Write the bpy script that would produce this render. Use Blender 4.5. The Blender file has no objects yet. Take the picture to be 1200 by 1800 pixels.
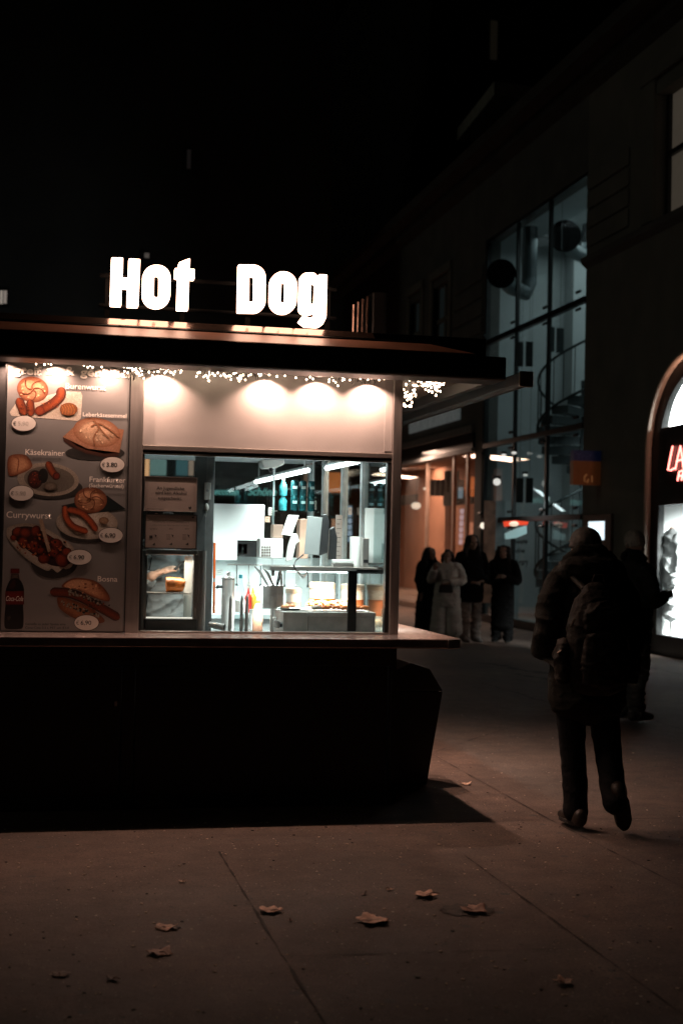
import bpy, bmesh, math, random
from math import sin, cos, radians, pi, tan, atan2, sqrt
from mathutils import Vector, Matrix
random.seed(7)
S = bpy.context.scene
COL = S.collection

# ------------------------------------------------------------------ camera
EYE = Vector((0, 0, 1.62)); FPX = 2400.0
YAW, PITCH, ROLL = radians(12.02), radians(1.354), radians(1.224)
FW = Vector((sin(YAW)*cos(PITCH), cos(YAW)*cos(PITCH), sin(PITCH)))
_r = Vector((cos(YAW), -sin(YAW), 0)); _u = _r.cross(FW)
RT = cos(ROLL)*_r + sin(ROLL)*_u
UP = -sin(ROLL)*_r + cos(ROLL)*_u
cam_data = bpy.data.cameras.new('camera'); cam = bpy.data.objects.new('camera', cam_data); COL.objects.link(cam)
cam.matrix_world = Matrix(((RT.x, UP.x, -FW.x, EYE.x), (RT.y, UP.y, -FW.y, EYE.y), (RT.z, UP.z, -FW.z, EYE.z), (0, 0, 0, 1)))
cam_data.sensor_fit = 'HORIZONTAL'; cam_data.sensor_width = 24; cam_data.lens = 48
cam_data.clip_start = .05; cam_data.clip_end = 2000
cam_data.dof.use_dof = True; cam_data.dof.focus_distance = 8.2; cam_data.dof.aperture_fstop = 2.4
S.camera = cam

# ------------------------------------------------------------------ sky, exposure
W = bpy.data.worlds.new('World'); S.world = W; W.use_nodes = True
nt = W.node_tree; bg = nt.nodes['Background']
sky = nt.nodes.new('ShaderNodeTexSky'); sky.sky_type = 'NISHITA'; sky.sun_disc = False
sky.sun_elevation = radians(-6); sky.sun_rotation = radians(200)
nt.links.new(sky.outputs[0], bg.inputs[0]); bg.inputs[1].default_value = .010
S.view_settings.view_transform = 'Standard'; S.view_settings.look = 'None'
S.view_settings.exposure = 0; S.view_settings.gamma = 1
S.cycles.use_denoising = True
S.cycles.max_bounces = 8; S.cycles.transparent_max_bounces = 24
S.cycles.sample_clamp_indirect = 4

def lamp(name, kind, loc, power, color, aim=None, size=.05, size_y=None, cone=None, blend=.15, spread=180):
    d = bpy.data.lights.new(name, kind); d.energy = power; d.color = color
    if kind == 'AREA':
        d.shape = 'RECTANGLE'; d.size = size; d.size_y = size_y or size; d.spread = radians(spread)
    else:
        d.shadow_soft_size = size
    if kind == 'SPOT':
        d.spot_size = cone; d.spot_blend = blend
    o = bpy.data.objects.new(name, d); COL.objects.link(o); o.location = loc
    if aim is not None:
        o.rotation_euler = (Vector(aim)-Vector(loc)).to_track_quat('-Z', 'Y').to_euler()
    return o

# weak sun lamp added as fill for the facades, standing for town glow
sun_d = bpy.data.lights.new('facade_fill_sun', 'SUN'); sun_d.energy = .04; sun_d.angle = radians(25); sun_d.color = (1, 1, .80)
sun = bpy.data.objects.new('facade_fill_sun', sun_d); COL.objects.link(sun); sun.rotation_euler = Vector((1, .15, -.55)).to_track_quat('-Z', 'Y').to_euler()
WARM = (1, .60, .45); COOL = (.90, 1, .97)
# downlights under the kiosk's eaves: front row (one is dead) and the row along its right side
DOWN_X = []
def _px(px, py, ax, v):
    d = FW + RT*((px-600)/FPX) - UP*((py-900)/FPX)
    i = 'xyz'.index(ax)
    return EYE + d*((v-EYE[i])/d[i])
YW = 8.308                                   # the kiosk's front wall
for px in (10, 98, 192, 283, 375, 467, 558, 648):
    DOWN_X.append((_px(px, 660, 'y', YW).x, px != 375))
for x, on in DOWN_X:
    if on:
        lamp('downlight_beam', 'SPOT', (x, YW-.070, 2.672), 36 if x > .48 else 24, WARM, (x, YW-.070, 0), .005, cone=radians(140), blend=1)
SIDE_Y = (9.2, 9.8, 10.4)
for y in SIDE_Y:
    lamp('downlight_beam', 'SPOT', (2.225, y, 2.672), 195, WARM, (2.225, y, 0), .03, cone=radians(112), blend=1)
# kiosk interior lights
lamp('kiosk_inner_light', 'AREA', (1.70, 10.1, 2.10), 30, COOL, (1.70, 10.1, 0), .06, 1.9, spread=120)
lamp('kiosk_inner_light', 'AREA', (1.58, 8.45, 2.2), 14, COOL, (1.55, 9.2, 0), .8, .08, spread=95)  # added front fill just inside the glass, no tube hangs here
lamp('kiosk_inner_light', 'AREA', (1.0, 9.9, 2.2), 46, COOL, (1.0, 10.2, 0), .3, 1.0, spread=115)  # area light without a tube of its own
lamp('shelf_light', 'AREA', (1.72, 8.78, 1.405), 48, (.90, 1, .98), (1.72, 8.95, 0), .9, .03, spread=100)
lamp('tile_fill_light', 'AREA', (1.25, 10.93, 1.47), 6, COOL, (1.25, 11.12, 1.0), 1.3, .04, spread=130)  # added fill to brighten the back tiles, no lamp under the cupboards
lamp('warm_food_fill', 'AREA', (1.85, 8.92, 1.43), 12, (1, .66, .42), (1.92, 9.02, 0), .4, .05, spread=120)  # added warm fill over the tubs, no lamp fitted there
lamp('cabinet_light', 'AREA', (.76, 8.56, 1.50), 3, (1, .85, .74), (.76, 8.56, 0), .3, .1)
# stair tower, shop and arched window
lamp('stair_light', 'AREA', (11.2, 26.0, 8.2), 52, (.80, .98, 1), (11.2, 26.0, 0), 2.5, 4)
lamp('stair_light', 'AREA', (10.4, 25.8, 3.6), 30, (.82, .98, 1), (12.4, 26.2, 1), .4, 4)
lamp('shop_light', 'AREA', (10.6, 33.0, 4.1), 520, (1, .63, .46), (10.9, 33.0, 0), 1.2, 7)
lamp('shop_light', 'AREA', (10.9, 43.0, 4.1), 700, (1, .63, .46), (11.2, 43.0, 0), 1.2, 10)
lamp('window_light', 'AREA', (10.2, 18.3, 2.30), 190, (.97, 1, 1), (10.2, 20.3, .7), .5, .6, spread=75)
lamp('lunette_light', 'AREA', (10.1, 18.0, 3.75), 150, (.95, 1, 1), (10.1, 20.3, 4.15), .5, .5, spread=80)
lamp('reveal_fill', 'POINT', (9.33, 18.9, 4.1), 16, (1, .58, .40), None, .05)  # added fill that warms the arch moulding, no lamp modelled there

# ------------------------------------------------------------------ helpers
def P(px, py, ax, v): return _px(px, py, ax, v)
def PX(pts, ax, v): return [_px(x, y, ax, v) for x, y in pts]

MATS = {}
def M(name, col, rough=.6, metal=0., var=.12, scale=6., bump=0., bscale=80., emit=0., ecol=None, spec=None, stretch=None, sheen=0., dark=None):
    """procedural material: principled with noise-driven colour variation and bump"""
    if name in MATS: return MATS[name]
    m = bpy.data.materials.new(name); m.use_nodes = True; MATS[name] = m
    n = m.node_tree.nodes; l = m.node_tree.links; b = n['Principled BSDF']
    tc = n.new('ShaderNodeTexCoord'); vec = tc.outputs['Object']
    if stretch:
        mp = n.new('ShaderNodeMapping'); mp.inputs['Scale'].default_value = stretch; l.new(vec, mp.inputs[0]); vec = mp.outputs[0]
    t = n.new('ShaderNodeTexNoise'); t.inputs['Scale'].default_value = scale; t.inputs['Detail'].default_value = 6; l.new(vec, t.inputs['Vector'])
    r = n.new('ShaderNodeValToRGB'); r.color_ramp.elements[0].position = .32; r.color_ramp.elements[1].position = .68
    lo = dark or [c*(1-var*2) for c in col]; hi = [min(1, c*(1+var)) for c in col]
    r.color_ramp.elements[0].color = (*lo, 1); r.color_ramp.elements[1].color = (*hi, 1)
    l.new(t.outputs['Fac'], r.inputs[0]); l.new(r.outputs[0], b.inputs['Base Color'])
    mr = n.new('ShaderNodeMapRange'); mr.inputs['To Min'].default_value = max(.02, rough-.08); mr.inputs['To Max'].default_value = min(1, rough+.08)
    l.new(t.outputs['Fac'], mr.inputs[0]); l.new(mr.outputs[0], b.inputs['Roughness'])
    b.inputs['Metallic'].default_value = metal
    if spec is not None: b.inputs['Specular IOR Level'].default_value = spec
    if sheen: b.inputs['Sheen Weight'].default_value = sheen
    if bump:
        t2 = n.new('ShaderNodeTexNoise'); t2.inputs['Scale'].default_value = bscale; t2.inputs['Detail'].default_value = 5; l.new(vec, t2.inputs['Vector'])
        bp = n.new('ShaderNodeBump'); bp.inputs['Strength'].default_value = bump; bp.inputs['Distance'].default_value = .01
        l.new(t2.outputs['Fac'], bp.inputs['Height']); l.new(bp.outputs[0], b.inputs['Normal'])
    if emit:
        b.inputs['Emission Color'].default_value = (*(ecol or col), 1); b.inputs['Emission Strength'].default_value = emit
    return m

def GLASS(name, tint=(1, 1, 1), refl=1., rough=.0):
    if name in MATS: return MATS[name]
    m = bpy.data.materials.new(name); m.use_nodes = True; MATS[name] = m
    n = m.node_tree.nodes; l = m.node_tree.links; n.clear()
    o = n.new('ShaderNodeOutputMaterial'); mx = n.new('ShaderNodeMixShader'); tr = n.new('ShaderNodeBsdfTransparent'); gl = n.new('ShaderNodeBsdfGlossy')
    tr.inputs[0].default_value = (*tint, 1); gl.inputs['Roughness'].default_value = rough
    lw = n.new('ShaderNodeLayerWeight'); lw.inputs[0].default_value = .5
    pw = n.new('ShaderNodeMath'); pw.operation = 'POWER'; pw.inputs[1].default_value = 5; l.new(lw.outputs['Facing'], pw.inputs[0])
    fr = n.new('ShaderNodeMath'); fr.operation = 'MULTIPLY_ADD'; fr.inputs[1].default_value = .95; fr.inputs[2].default_value = .03; l.new(pw.outputs[0], fr.inputs[0])
    mu = n.new('ShaderNodeMath'); mu.operation = 'MULTIPLY'; mu.inputs[1].default_value = refl
    l.new(fr.outputs[0], mu.inputs[0]); l.new(mu.outputs[0], mx.inputs[0]); l.new(tr.outputs[0], mx.inputs[1]); l.new(gl.outputs[0], mx.inputs[2]); l.new(mx.outputs[0], o.inputs[0])
    return m

def PRINT(name='printed_picture', rough=.45):
    """ink colours held in the mesh, mottled like a food photograph"""
    if name in MATS: return MATS[name]
    m = bpy.data.materials.new(name); m.use_nodes = True; MATS[name] = m
    n = m.node_tree.nodes; l = m.node_tree.links; b = n['Principled BSDF']
    a = n.new('ShaderNodeVertexColor'); a.layer_name = 'Col'
    tc = n.new('ShaderNodeTexCoord'); t = n.new('ShaderNodeTexNoise'); t.inputs['Scale'].default_value = 90; t.inputs['Detail'].default_value = 5
    l.new(tc.outputs['Object'], t.inputs['Vector'])
    r = n.new('ShaderNodeValToRGB'); r.color_ramp.elements[0].position = .3; r.color_ramp.elements[1].position = .7
    r.color_ramp.elements[0].color = (.80, .76, .73, 1); r.color_ramp.elements[1].color = (1.06, 1.06, 1.06, 1)
    l.new(t.outputs['Fac'], r.inputs[0])
    t3 = n.new('ShaderNodeTexNoise'); t3.inputs['Scale'].default_value = 260; t3.inputs['Detail'].default_value = 4; l.new(tc.outputs['Object'], t3.inputs['Vector'])
    r3 = n.new('ShaderNodeValToRGB'); r3.color_ramp.elements[0].position = .35; r3.color_ramp.elements[1].position = .65; r3.color_ramp.elements[0].color = (.74, .70, .68, 1); r3.color_ramp.elements[1].color = (1.12, 1.12, 1.12, 1); l.new(t3.outputs['Fac'], r3.inputs[0])
    m3 = n.new('ShaderNodeMix'); m3.data_type = 'RGBA'; m3.blend_type = 'MULTIPLY'; m3.inputs['Factor'].default_value = 1; l.new(a.outputs[0], m3.inputs[6]); l.new(r3.outputs[0], m3.inputs[7])
    mx = n.new('ShaderNodeMix'); mx.data_type = 'RGBA'; mx.blend_type = 'MULTIPLY'; mx.inputs['Factor'].default_value = 1
    l.new(m3.outputs[2], mx.inputs[6]); l.new(r.outputs[0], mx.inputs[7]); l.new(mx.outputs[2], b.inputs['Base Color'])
    b.inputs['Roughness'].default_value = rough
    return m

def EMIT(name, col, strength, sample=True):
    if name in MATS: return MATS[name]
    m = bpy.data.materials.new(name); m.use_nodes = True; MATS[name] = m
    b = m.node_tree.nodes['Principled BSDF']; b.inputs['Base Color'].default_value = (*[c*.5 for c in col], 1)
    b.inputs['Emission Color'].default_value = (*col, 1); b.inputs['Emission Strength'].default_value = strength
    if not sample: m.cycles.emission_sampling = 'NONE'
    return m

def T(name, label, cat, loc, group=None, kind=None):
    o = bpy.data.objects.new(name, None); COL.objects.link(o); o.location = loc; o.empty_display_size = .1
    o['label'] = label; o['category'] = cat
    if group: o['group'] = group
    if kind: o['kind'] = kind
    return o
def tag(o, label, cat, group=None):
    o['label'] = label; o['category'] = cat
    if group: o['group'] = group
    return o
def wloc(o):
    v = Vector((0, 0, 0))
    while o is not None: v = v + o.location; o = o.parent
    return v
def link(name, me, mat, parent):
    o = bpy.data.objects.new(name, me); COL.objects.link(o)
    if parent is not None:
        me.transform(Matrix.Translation(-wloc(parent))); o.parent = parent
    if mat is not None and not me.materials: me.materials.append(mat)
    return o
def copy_thing(root, loc, label=None):
    """a copy of a thing with copies of its parts and their sub-parts"""
    def cp(o, par):
        c = o.copy(); COL.objects.link(c)
        if par is not None: c.parent = par
        for ch in list(o.children): cp(ch, c)
        return c
    r = cp(root, None); r.location = loc
    if label: r['label'] = label
    return r

class MB:
    """collects shapes in world coordinates and links them as one mesh"""
    def __init__(s): s.bm = bmesh.new(); s.cl = s.bm.loops.layers.color.new('Col')
    def face(s, pts, col=None):
        try: f = s.bm.faces.new([s.bm.verts.new(p) for p in pts])
        except ValueError: return
        if col:
            for lp in f.loops: lp[s.cl] = (*col, 1)
        return f
    def box(s, x0, x1, y0, y1, z0, z1, rot=None):
        x0, x1 = sorted((x0, x1)); y0, y1 = sorted((y0, y1)); z0, z1 = sorted((z0, z1))
        c = Vector(((x0+x1)/2, (y0+y1)/2, (z0+z1)/2)); h = Vector(((x1-x0)/2, (y1-y0)/2, (z1-z0)/2))
        v = []
        for i in (-1, 1):
            for j in (-1, 1):
                for k in (-1, 1):
                    q = Vector((i*h.x, j*h.y, k*h.z))
                    if rot is not None: q = rot @ q
                    v.append(s.bm.verts.new(c+q))
        for f in ((0, 1, 3, 2), (4, 6, 7, 5), (0, 4, 5, 1), (2, 3, 7, 6), (0, 2, 6, 4), (1, 5, 7, 3)):
            s.bm.faces.new([v[i] for i in f])
        return s
    def pbox(s, a, b, y, dy):
        """box whose front face fills the photo rectangle a-b at distance y"""
        p = P(*a, 'y', y); q = P(*b, 'y', y)
        return s.box(p.x, q.x, y, y+dy, p.z, q.z)
    def tube(s, pts, r, n=8, cap=True):
        pts = [Vector(p) for p in pts]; rr = r if isinstance(r, (list, tuple)) else [r]*len(pts)
        rings = []; prev = None
        for i, p in enumerate(pts):
            t = (pts[min(i+1, len(pts)-1)]-pts[max(i-1, 0)]).normalized()
            a = Vector((0, 0, 1)) if abs(t.z) < .9 else Vector((1, 0, 0))
            if prev is not None: a = prev
            u = (a - t*a.dot(t)).normalized(); prev = u; v = t.cross(u)
            rings.append([s.bm.verts.new(p+(u*cos(2*pi*k/n)+v*sin(2*pi*k/n))*rr[i]) for k in range(n)])
        for A, B in zip(rings, rings[1:]):
            for k in range(n): s.bm.faces.new((A[k], A[(k+1) % n], B[(k+1) % n], B[k]))
        if cap:
            s.bm.faces.new(rings[0][::-1]); s.bm.faces.new(rings[-1])
        return s
    def cyl(s, p0, p1, r0, r1=None, n=20): return s.tube([p0, p1], [r0, r0 if r1 is None else r1], n)
    def lathe(s, c, prof, n=24):
        c = Vector(c); rings = []
        for r, z in prof:
            rings.append([s.bm.verts.new(c+Vector((r*cos(2*pi*k/n), r*sin(2*pi*k/n), z))) for k in range(n)])
        for A, B in zip(rings, rings[1:]):
            for k in range(n): s.bm.faces.new((A[k], A[(k+1) % n], B[(k+1) % n], B[k]))
        s.bm.faces.new(rings[0][::-1]); s.bm.faces.new(rings[-1]); return s
    def prism(s, pts, d):
        """closed outline (3D points) pushed along d"""
        d = Vector(d); a = [s.bm.verts.new(Vector(p)) for p in pts]; b = [s.bm.verts.new(Vector(p)+d) for p in pts]; n = len(a)
        s.bm.faces.new(a); s.bm.faces.new(b[::-1])
        for i in range(n): s.bm.faces.new((a[i], b[i], b[(i+1) % n], a[(i+1) % n]))
        return s
    def ball(s, c, r, seg=16, rot=None):
        r = Vector(r) if isinstance(r, (tuple, list, Vector)) else Vector((r, r, r)); c = Vector(c)
        g = bmesh.ops.create_uvsphere(s.bm, u_segments=seg, v_segments=max(6, seg*2//3), radius=1)['verts']
        for v in g:
            q = Vector((v.co.x*r.x, v.co.y*r.y, v.co.z*r.z)); v.co = c + (rot @ q if rot is not None else q)
        return s
    def chain(s, pts, n=14, sub=5):
        """tapering limb: pts = [(point, ra, rb)], ra across x, rb across the other axis; smooth spline"""
        Pn = [Vector(p[0]) for p in pts]; Ra = [p[1] for p in pts]; Rb = [p[2] if len(p) > 2 else p[1] for p in pts]
        def cr(a, b, c, d, t): return .5*((2*b)+(c-a)*t+(2*a-5*b+4*c-d)*t*t+(3*b-a-3*c+d)*t**3)
        path = []
        for i in range(len(Pn)-1):
            i0, i3 = max(i-1, 0), min(i+2, len(Pn)-1)
            for k in range(sub):
                t = k/sub
                path.append((cr(Pn[i0], Pn[i], Pn[i+1], Pn[i3], t), Ra[i]+(Ra[i+1]-Ra[i])*t, Rb[i]+(Rb[i+1]-Rb[i])*t))
        path.append((Pn[-1], Ra[-1], Rb[-1]))
        d0 = (path[0][0]-path[1][0]).normalized(); d1 = (path[-1][0]-path[-2][0]).normalized()
        pre = [(path[0][0]+d0*min(path[0][1:])*c*.8, path[0][1]*s_, path[0][2]*s_) for c, s_ in ((1, .25), (.8, .62), (.45, .9))]
        post = [(path[-1][0]+d1*min(path[-1][1:])*c*.8, path[-1][1]*s_, path[-1][2]*s_) for c, s_ in ((.45, .9), (.8, .62), (1, .25))]
        path = pre+path+post; rings = []
        for i, (p, ra, rb) in enumerate(path):
            t = (path[min(i+1, len(path)-1)][0]-path[max(i-1, 0)][0]).normalized()
            a = Vector((1, 0, 0)) if abs(t.x) < .85 else Vector((0, 1, 0))
            u = (a-t*a.dot(t)).normalized(); v = t.cross(u)
            rings.append([s.bm.verts.new(p+u*cos(2*pi*k/n)*ra+v*sin(2*pi*k/n)*rb) for k in range(n)])
        for A, B in zip(rings, rings[1:]):
            for k in range(n): s.bm.faces.new((A[k], A[(k+1) % n], B[(k+1) % n], B[k]))
        s.bm.faces.new(rings[0][::-1]); s.bm.faces.new(rings[-1]); return s
    def mesh(s, name):
        me = bpy.data.meshes.new(name); bmesh.ops.recalc_face_normals(s.bm, faces=s.bm.faces)
        s.bm.to_mesh(me); s.bm.free(); return me
    def build(s, name, mat, parent=None, smooth=False, bevel=0, seg=2, angle=40):
        me = s.mesh(name); o = link(name, me, mat, parent)
        if smooth:
            for p in me.polygons: p.use_smooth = True
            me.set_sharp_from_angle(angle=radians(angle))
        if bevel:
            bv = o.modifiers.new('bevel', 'BEVEL'); bv.width = bevel; bv.segments = seg; bv.limit_method = 'ANGLE'; bv.angle_limit = radians(35)
        return o
    def blob(s, name, mat, parent, voxel=.012, smooth=4, wrinkle=0., wscale=.09, fold=1., rot=0., loc=(0, 0, 0), cut=None):
        """fuses the overlapping closed shapes into one continuous surface"""
        me = s.mesh(name); o = bpy.data.objects.new('tmp', me); COL.objects.link(o)
        rm = o.modifiers.new('r', 'REMESH'); rm.mode = 'VOXEL'; rm.voxel_size = voxel
        sm = o.modifiers.new('s', 'SMOOTH'); sm.factor = .5; sm.iterations = smooth
        dg = bpy.context.evaluated_depsgraph_get()
        nm = bpy.data.meshes.new_from_object(o.evaluated_get(dg)); bpy.data.objects.remove(o); bpy.data.meshes.remove(me)
        nm.name = name
        if wrinkle:
            from mathutils import noise
            k = 1/wscale; off = Vector((random.random()*9, random.random()*9, 0)); nrm = [v.normal.copy() for v in nm.vertices]
            for v, nv in zip(nm.vertices, nrm):
                p = v.co; q = Vector((p.x*k*.55+p.z*k*.30, p.y*k*.55, p.z*k*fold))+off
                w = noise.noise(q*.5)*.35; r1 = (1-abs(noise.noise(q+Vector((w, w, w)))))**4; r2 = (1-abs(noise.noise(q*2.1+Vector((3, 1, 7)))))**4
                v.co = p+nv*wrinkle*(r1*.75+r2*.25-.42)
        for p in nm.polygons: p.use_smooth = True
        nm.transform(Matrix.Translation(Vector(loc)) @ Matrix.Rotation(rot, 4, 'Z'))
        return link(name, nm, mat, parent)

def text_mesh(body, offset=0., shear=0., extrude=0., space=1.):
    c = bpy.data.curves.new('t', 'FONT'); c.body = body; c.size = 1; c.offset = offset; c.shear = shear; c.extrude = extrude; c.space_character = space
    c.resolution_u = 4
    o = bpy.data.objects.new('t', c); COL.objects.link(o)
    dg = bpy.context.evaluated_depsgraph_get(); me = bpy.data.meshes.new_from_object(o.evaluated_get(dg))
    bpy.data.objects.remove(o); bpy.data.curves.remove(c); return me
_CAP = [None]
def lettering(body, a, b, height, mat, parent, y=None, x=None, name='lettering', offset=0., shear=0., extrude=0., space=1.):
    """text from baseline photo point a to photo point b, capitals `height` photo pixels tall, on the plane y= or x="""
    me = text_mesh(body, offset, shear, extrude, space)
    ax, v = ('y', y) if y is not None else ('x', x)
    A = P(*a, ax, v); B = P(*b, ax, v); H = P(a[0], a[1]-height, ax, v)-A
    U = B-A; xs = [q.co.x for q in me.vertices]; x0, x1 = min(xs), max(xs)
    Nn = Vector((0, -1, 0)) if ax == 'y' else Vector((-1, 0, 0))
    Hv = Vector((0, 0, H.z)); Uv = U/(x1-x0)
    if ax == 'y': Uv.z = 0 if abs(U.z) < .02 else Uv.z
    for q in me.vertices:
        c = q.co.copy(); q.co = A+Uv*(c.x-x0)+Hv*(c.y/.70)+Nn*c.z
    return link(name, me, mat, parent)

def rounded(pts, seg=6):
    """outline with rounded corners: (x, y, r)"""
    out = []; n = len(pts)
    for i in range(n):
        p = Vector(pts[i][:2]); r = pts[i][2] if len(pts[i]) > 2 else 0
        a = Vector(pts[i-1][:2])-p; b = Vector(pts[(i+1) % n][:2])-p
        if r <= 0: out.append(p); continue
        la, lb = a.length, b.length; a.normalize(); b.normalize()
        ang = a.angle(b); d = min(r/tan(ang/2), la*.499, lb*.499); r2 = d*tan(ang/2)
        c = p+(a+b).normalized()*(r2/sin(ang/2)); s0 = p+a*d-c; s1 = p+b*d-c
        tot = s0.angle(s1); sg = 1 if s0.x*s1.y-s0.y*s1.x > 0 else -1
        for k in range(seg+1):
            t = sg*tot*k/seg; out.append(c+Vector((s0.x*cos(t)-s0.y*sin(t), s0.x*sin(t)+s0.y*cos(t))))
    return out
def solid_letter(loops, y, depth, name, mat, parent):
    """letter outlines with counters (photo points) as one solid standing on the plane y"""
    c = bpy.data.curves.new('l', 'CURVE'); c.dimensions = '2D'; c.fill_mode = 'BOTH'; c.extrude = depth/2
    for lp in loops:
        sp = c.splines.new('POLY'); w = [P(q[0], q[1], 'y', y) for q in lp]; sp.points.add(len(w)-1)
        for k, q in enumerate(w): sp.points[k].co = (q.x, q.z, 0, 1)
        sp.use_cyclic_u = True
    o = bpy.data.objects.new('l', c); COL.objects.link(o)
    dg = bpy.context.evaluated_depsgraph_get(); me = bpy.data.meshes.new_from_object(o.evaluated_get(dg)); bpy.data.objects.remove(o)
    for v in me.vertices: v.co = Vector((v.co.x, y+depth/2-v.co.z, v.co.y))
    bm = bmesh.new(); bm.from_mesh(me); bmesh.ops.remove_doubles(bm, verts=bm.verts, dist=1e-5); bmesh.ops.recalc_face_normals(bm, faces=bm.faces); bm.to_mesh(me); bm.free()
    return link(name, me, mat, parent)

# ------------------------------------------------------------------ materials
steel = M('brushed_steel', (.46, .43, .41), .34, .85, .08, 30, .05, 220, stretch=(1, 1, .08))
steel_h = M('brushed_steel_rail', (.50, .46, .43), .30, .85, .08, 30, .05, 220, stretch=(.05, 1, 1))
panel_m = M('satin_panel', (.46, .44, .43), .42, .15, .05, 3, .03, 90)
blackp = M('black_paint', (.012, .012, .012), .45, 0, .2, 5, .05, 60)
darkpanel = M('dark_lacquer', (.014, .013, .013), .5, 0, .25, 3, .06, 30)
plinth_m = M('dusty_plinth', (.03, .028, .026), .8, 0, .4, 5, .3, 40)
brown = M('brown_roof_paint', (.42, .19, .12), .42, .1, .10, 5, .12, 70)
trim_m = M('polished_trim', (.30, .20, .16), .16, .8, .1, 9, .03, 60)
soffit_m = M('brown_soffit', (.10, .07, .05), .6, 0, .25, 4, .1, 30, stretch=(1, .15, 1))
counter_m = M('worn_steel_counter', (.42, .34, .31), .24, .75, .12, 14, .10, 120)
white_m = M('white_laminate', (.74, .76, .76), .4, 0, .03, 5)
tile_m = M('pale_tile', (.72, .80, .80), .25, 0, .05, 4, .05, 20)
ceil_m = M('grey_ceiling', (.30, .32, .33), .6, 0, .08, 3)
glass_m = GLASS('window_glass', (.96, .99, .98))
glass_r = GLASS('back_glass', (.80, .90, .90), 1.1)
alu_m = M('grey_aluminium', (.50, .54, .55), .4, .2, .08, 20)
blackplastic = M('black_plastic', (.015, .015, .016), .35, 0, .1, 20, .05, 200)
whiteplastic = M('white_plastic', (.72, .72, .70), .35, 0, .04, 8)
orange_m = M('orange_plastic', (.75, .13, .02), .4, 0, .1, 8)
ink = M('black_ink', (.02, .02, .02), .5, 0, .1)
inkgrey = M('grey_ink', (.10, .10, .10), .5, 0, .1)
print_white = M('white_print', (.68, .66, .62), .5, 0, .03)
board_m = M('menu_board_print', (.185, .182, .178), .38, 0, .05, 2.5, .02, 200)
price_m = M('price_badge_print', (.66, .62, .57), .5, 0, .04, 5)
price_b = M('price_badge_border', (.05, .03, .02), .5, 0, .1)
pr = PRINT()

# ------------------------------------------------------------------ the kiosk
X0, X1, YB = -1.25, 2.147, 11.25
K = T('hot_dog_kiosk', 'long steel and glass snack kiosk with a lit serving window and black lower panels', 'kiosk', (.45, 9.8, 0))
zr = lambda py, y, px=400: P(px, py, 'y', y).z
MB().box(X0, X1, YW+.02, YB, .0, .12).build('floor', plinth_m, K)
MB().box(X0, X1-.012, YW, YW+.05, 0.002, .075).build('plinth', plinth_m, K, bevel=.004)
xs = [X0, P(0, 1300, 'y', YW).x-.02, P(212, 1300, 'y', YW).x, P(236, 1300, 'y', YW).x, P(681, 1300, 'y', YW).x, X1-.03]
for i, (a, b) in enumerate(zip(xs, xs[1:])):
    MB().box(a+.004, b-.004, YW+.012+(i % 2)*.006, YW+.05, .08, .86).build('lower_panel', darkpanel, K, bevel=.004)
MB().box(X0, X1-.02, YW+.004, YW+.05, .864, 1.0).build('apron_panel', blackp, K, bevel=.003)
MB().box(P(215, 1228, 'y', YW).x-.045, P(215, 1228, 'y', YW).x-.03, YW-.004, YW+.014, .62, .65).build('panel_lock', steel, K)
sp = MB().box(X1-.03, X1, YW+.02, YB, .05, 1.0); sp.build('side_panel', darkpanel, K)
c = MB(); zc0, zc1 = 1.003, 1.06
c.prism([(X0-.05, 7.925, zc0), (2.365, 7.925, zc0), (2.46, 8.02, zc0), (2.46, YB, zc0), (X1-.01, YB, zc0), (X1-.01, YW+.03, zc0), (X0-.05, YW+.03, zc0)], (0, 0, zc1-zc0))
ct = c.build('counter', counter_m, K, bevel=.006)
cap_ = MB(); cap_.prism([(2.362, 7.917, zc0-.003), (2.467, 8.018, zc0-.003), (2.467, 8.10, zc0-.003), (2.452, 8.10, zc0-.003), (2.452, 8.03, zc0-.003), (2.362, 7.935, zc0-.003)], (0, 0, zc1-zc0))
cap_.build('corner_cap', steel, ct, bevel=.004)
# posts and wall over the window
xa, xb_ = P(222, 900, 'y', YW).x, P(248, 900, 'y', YW).x
MB().box(xa+.002, xb_, YW-.01, YW+.06, zc1, 2.70).build('post', steel, K, bevel=.004)
xr0 = P(688, 850, 'y', YW).x
MB().box(xr0, X1, YW-.012, YW+.07, zc1, 2.70).build('post', steel, K, bevel=.006)
zt, zb = 2.70, zr(787, YW)
up = MB().box(xb_, xr0, YW+.012, YW+.03, zb, zt).build('upper_panel', panel_m, K)
MB().box(xr0-.05, xr0-.002, YW+.008, YW+.0118, zb+.015, zt-.03).build('panel_strip', panel_m, up)
z1, z0 = zr(787, YW), zr(796, YW)
MB().box(xb_, xr0, YW-.002, YW+.04, z0, z1).build('window_header', steel_h, K, bevel=.004)
MB().box(xb_, xr0, YW+.01, YW+.05, zr(799.5, YW), z0-.002).build('header_gap', blackp, K)
zl = zr(803, YW)
MB().box(xb_, xr0, YW+.002, YW+.05, zl, zr(799.5, YW)-.001).build('window_frame', steel_h, K)
MB().box(xb_, xb_+.014, YW+.004, YW+.06, zc1+.0125, zl-.001).build('window_jamb', blackp, K)
MB().box(xr0-.026, xr0-.001, YW+.004, YW+.06, zc1+.0125, zl-.001).build('window_jamb', blackp, K)
MB().box(xb_, xr0, YW-.002, YW+.055, zc1+.0005, zc1+.012).build('window_sill', steel_h, K, bevel=.002)
MB().box(xb_+.014, xr0-.026, YW+.016, YW+.020, zc1+.0125, zl-.0005).build('window_pane', glass_m, K)
# left front wall behind the menu board
MB().box(X0, xa-.002, YW+.02, YW+.06, zc1, 2.70).build('front_wall', blackp, K)
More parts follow.
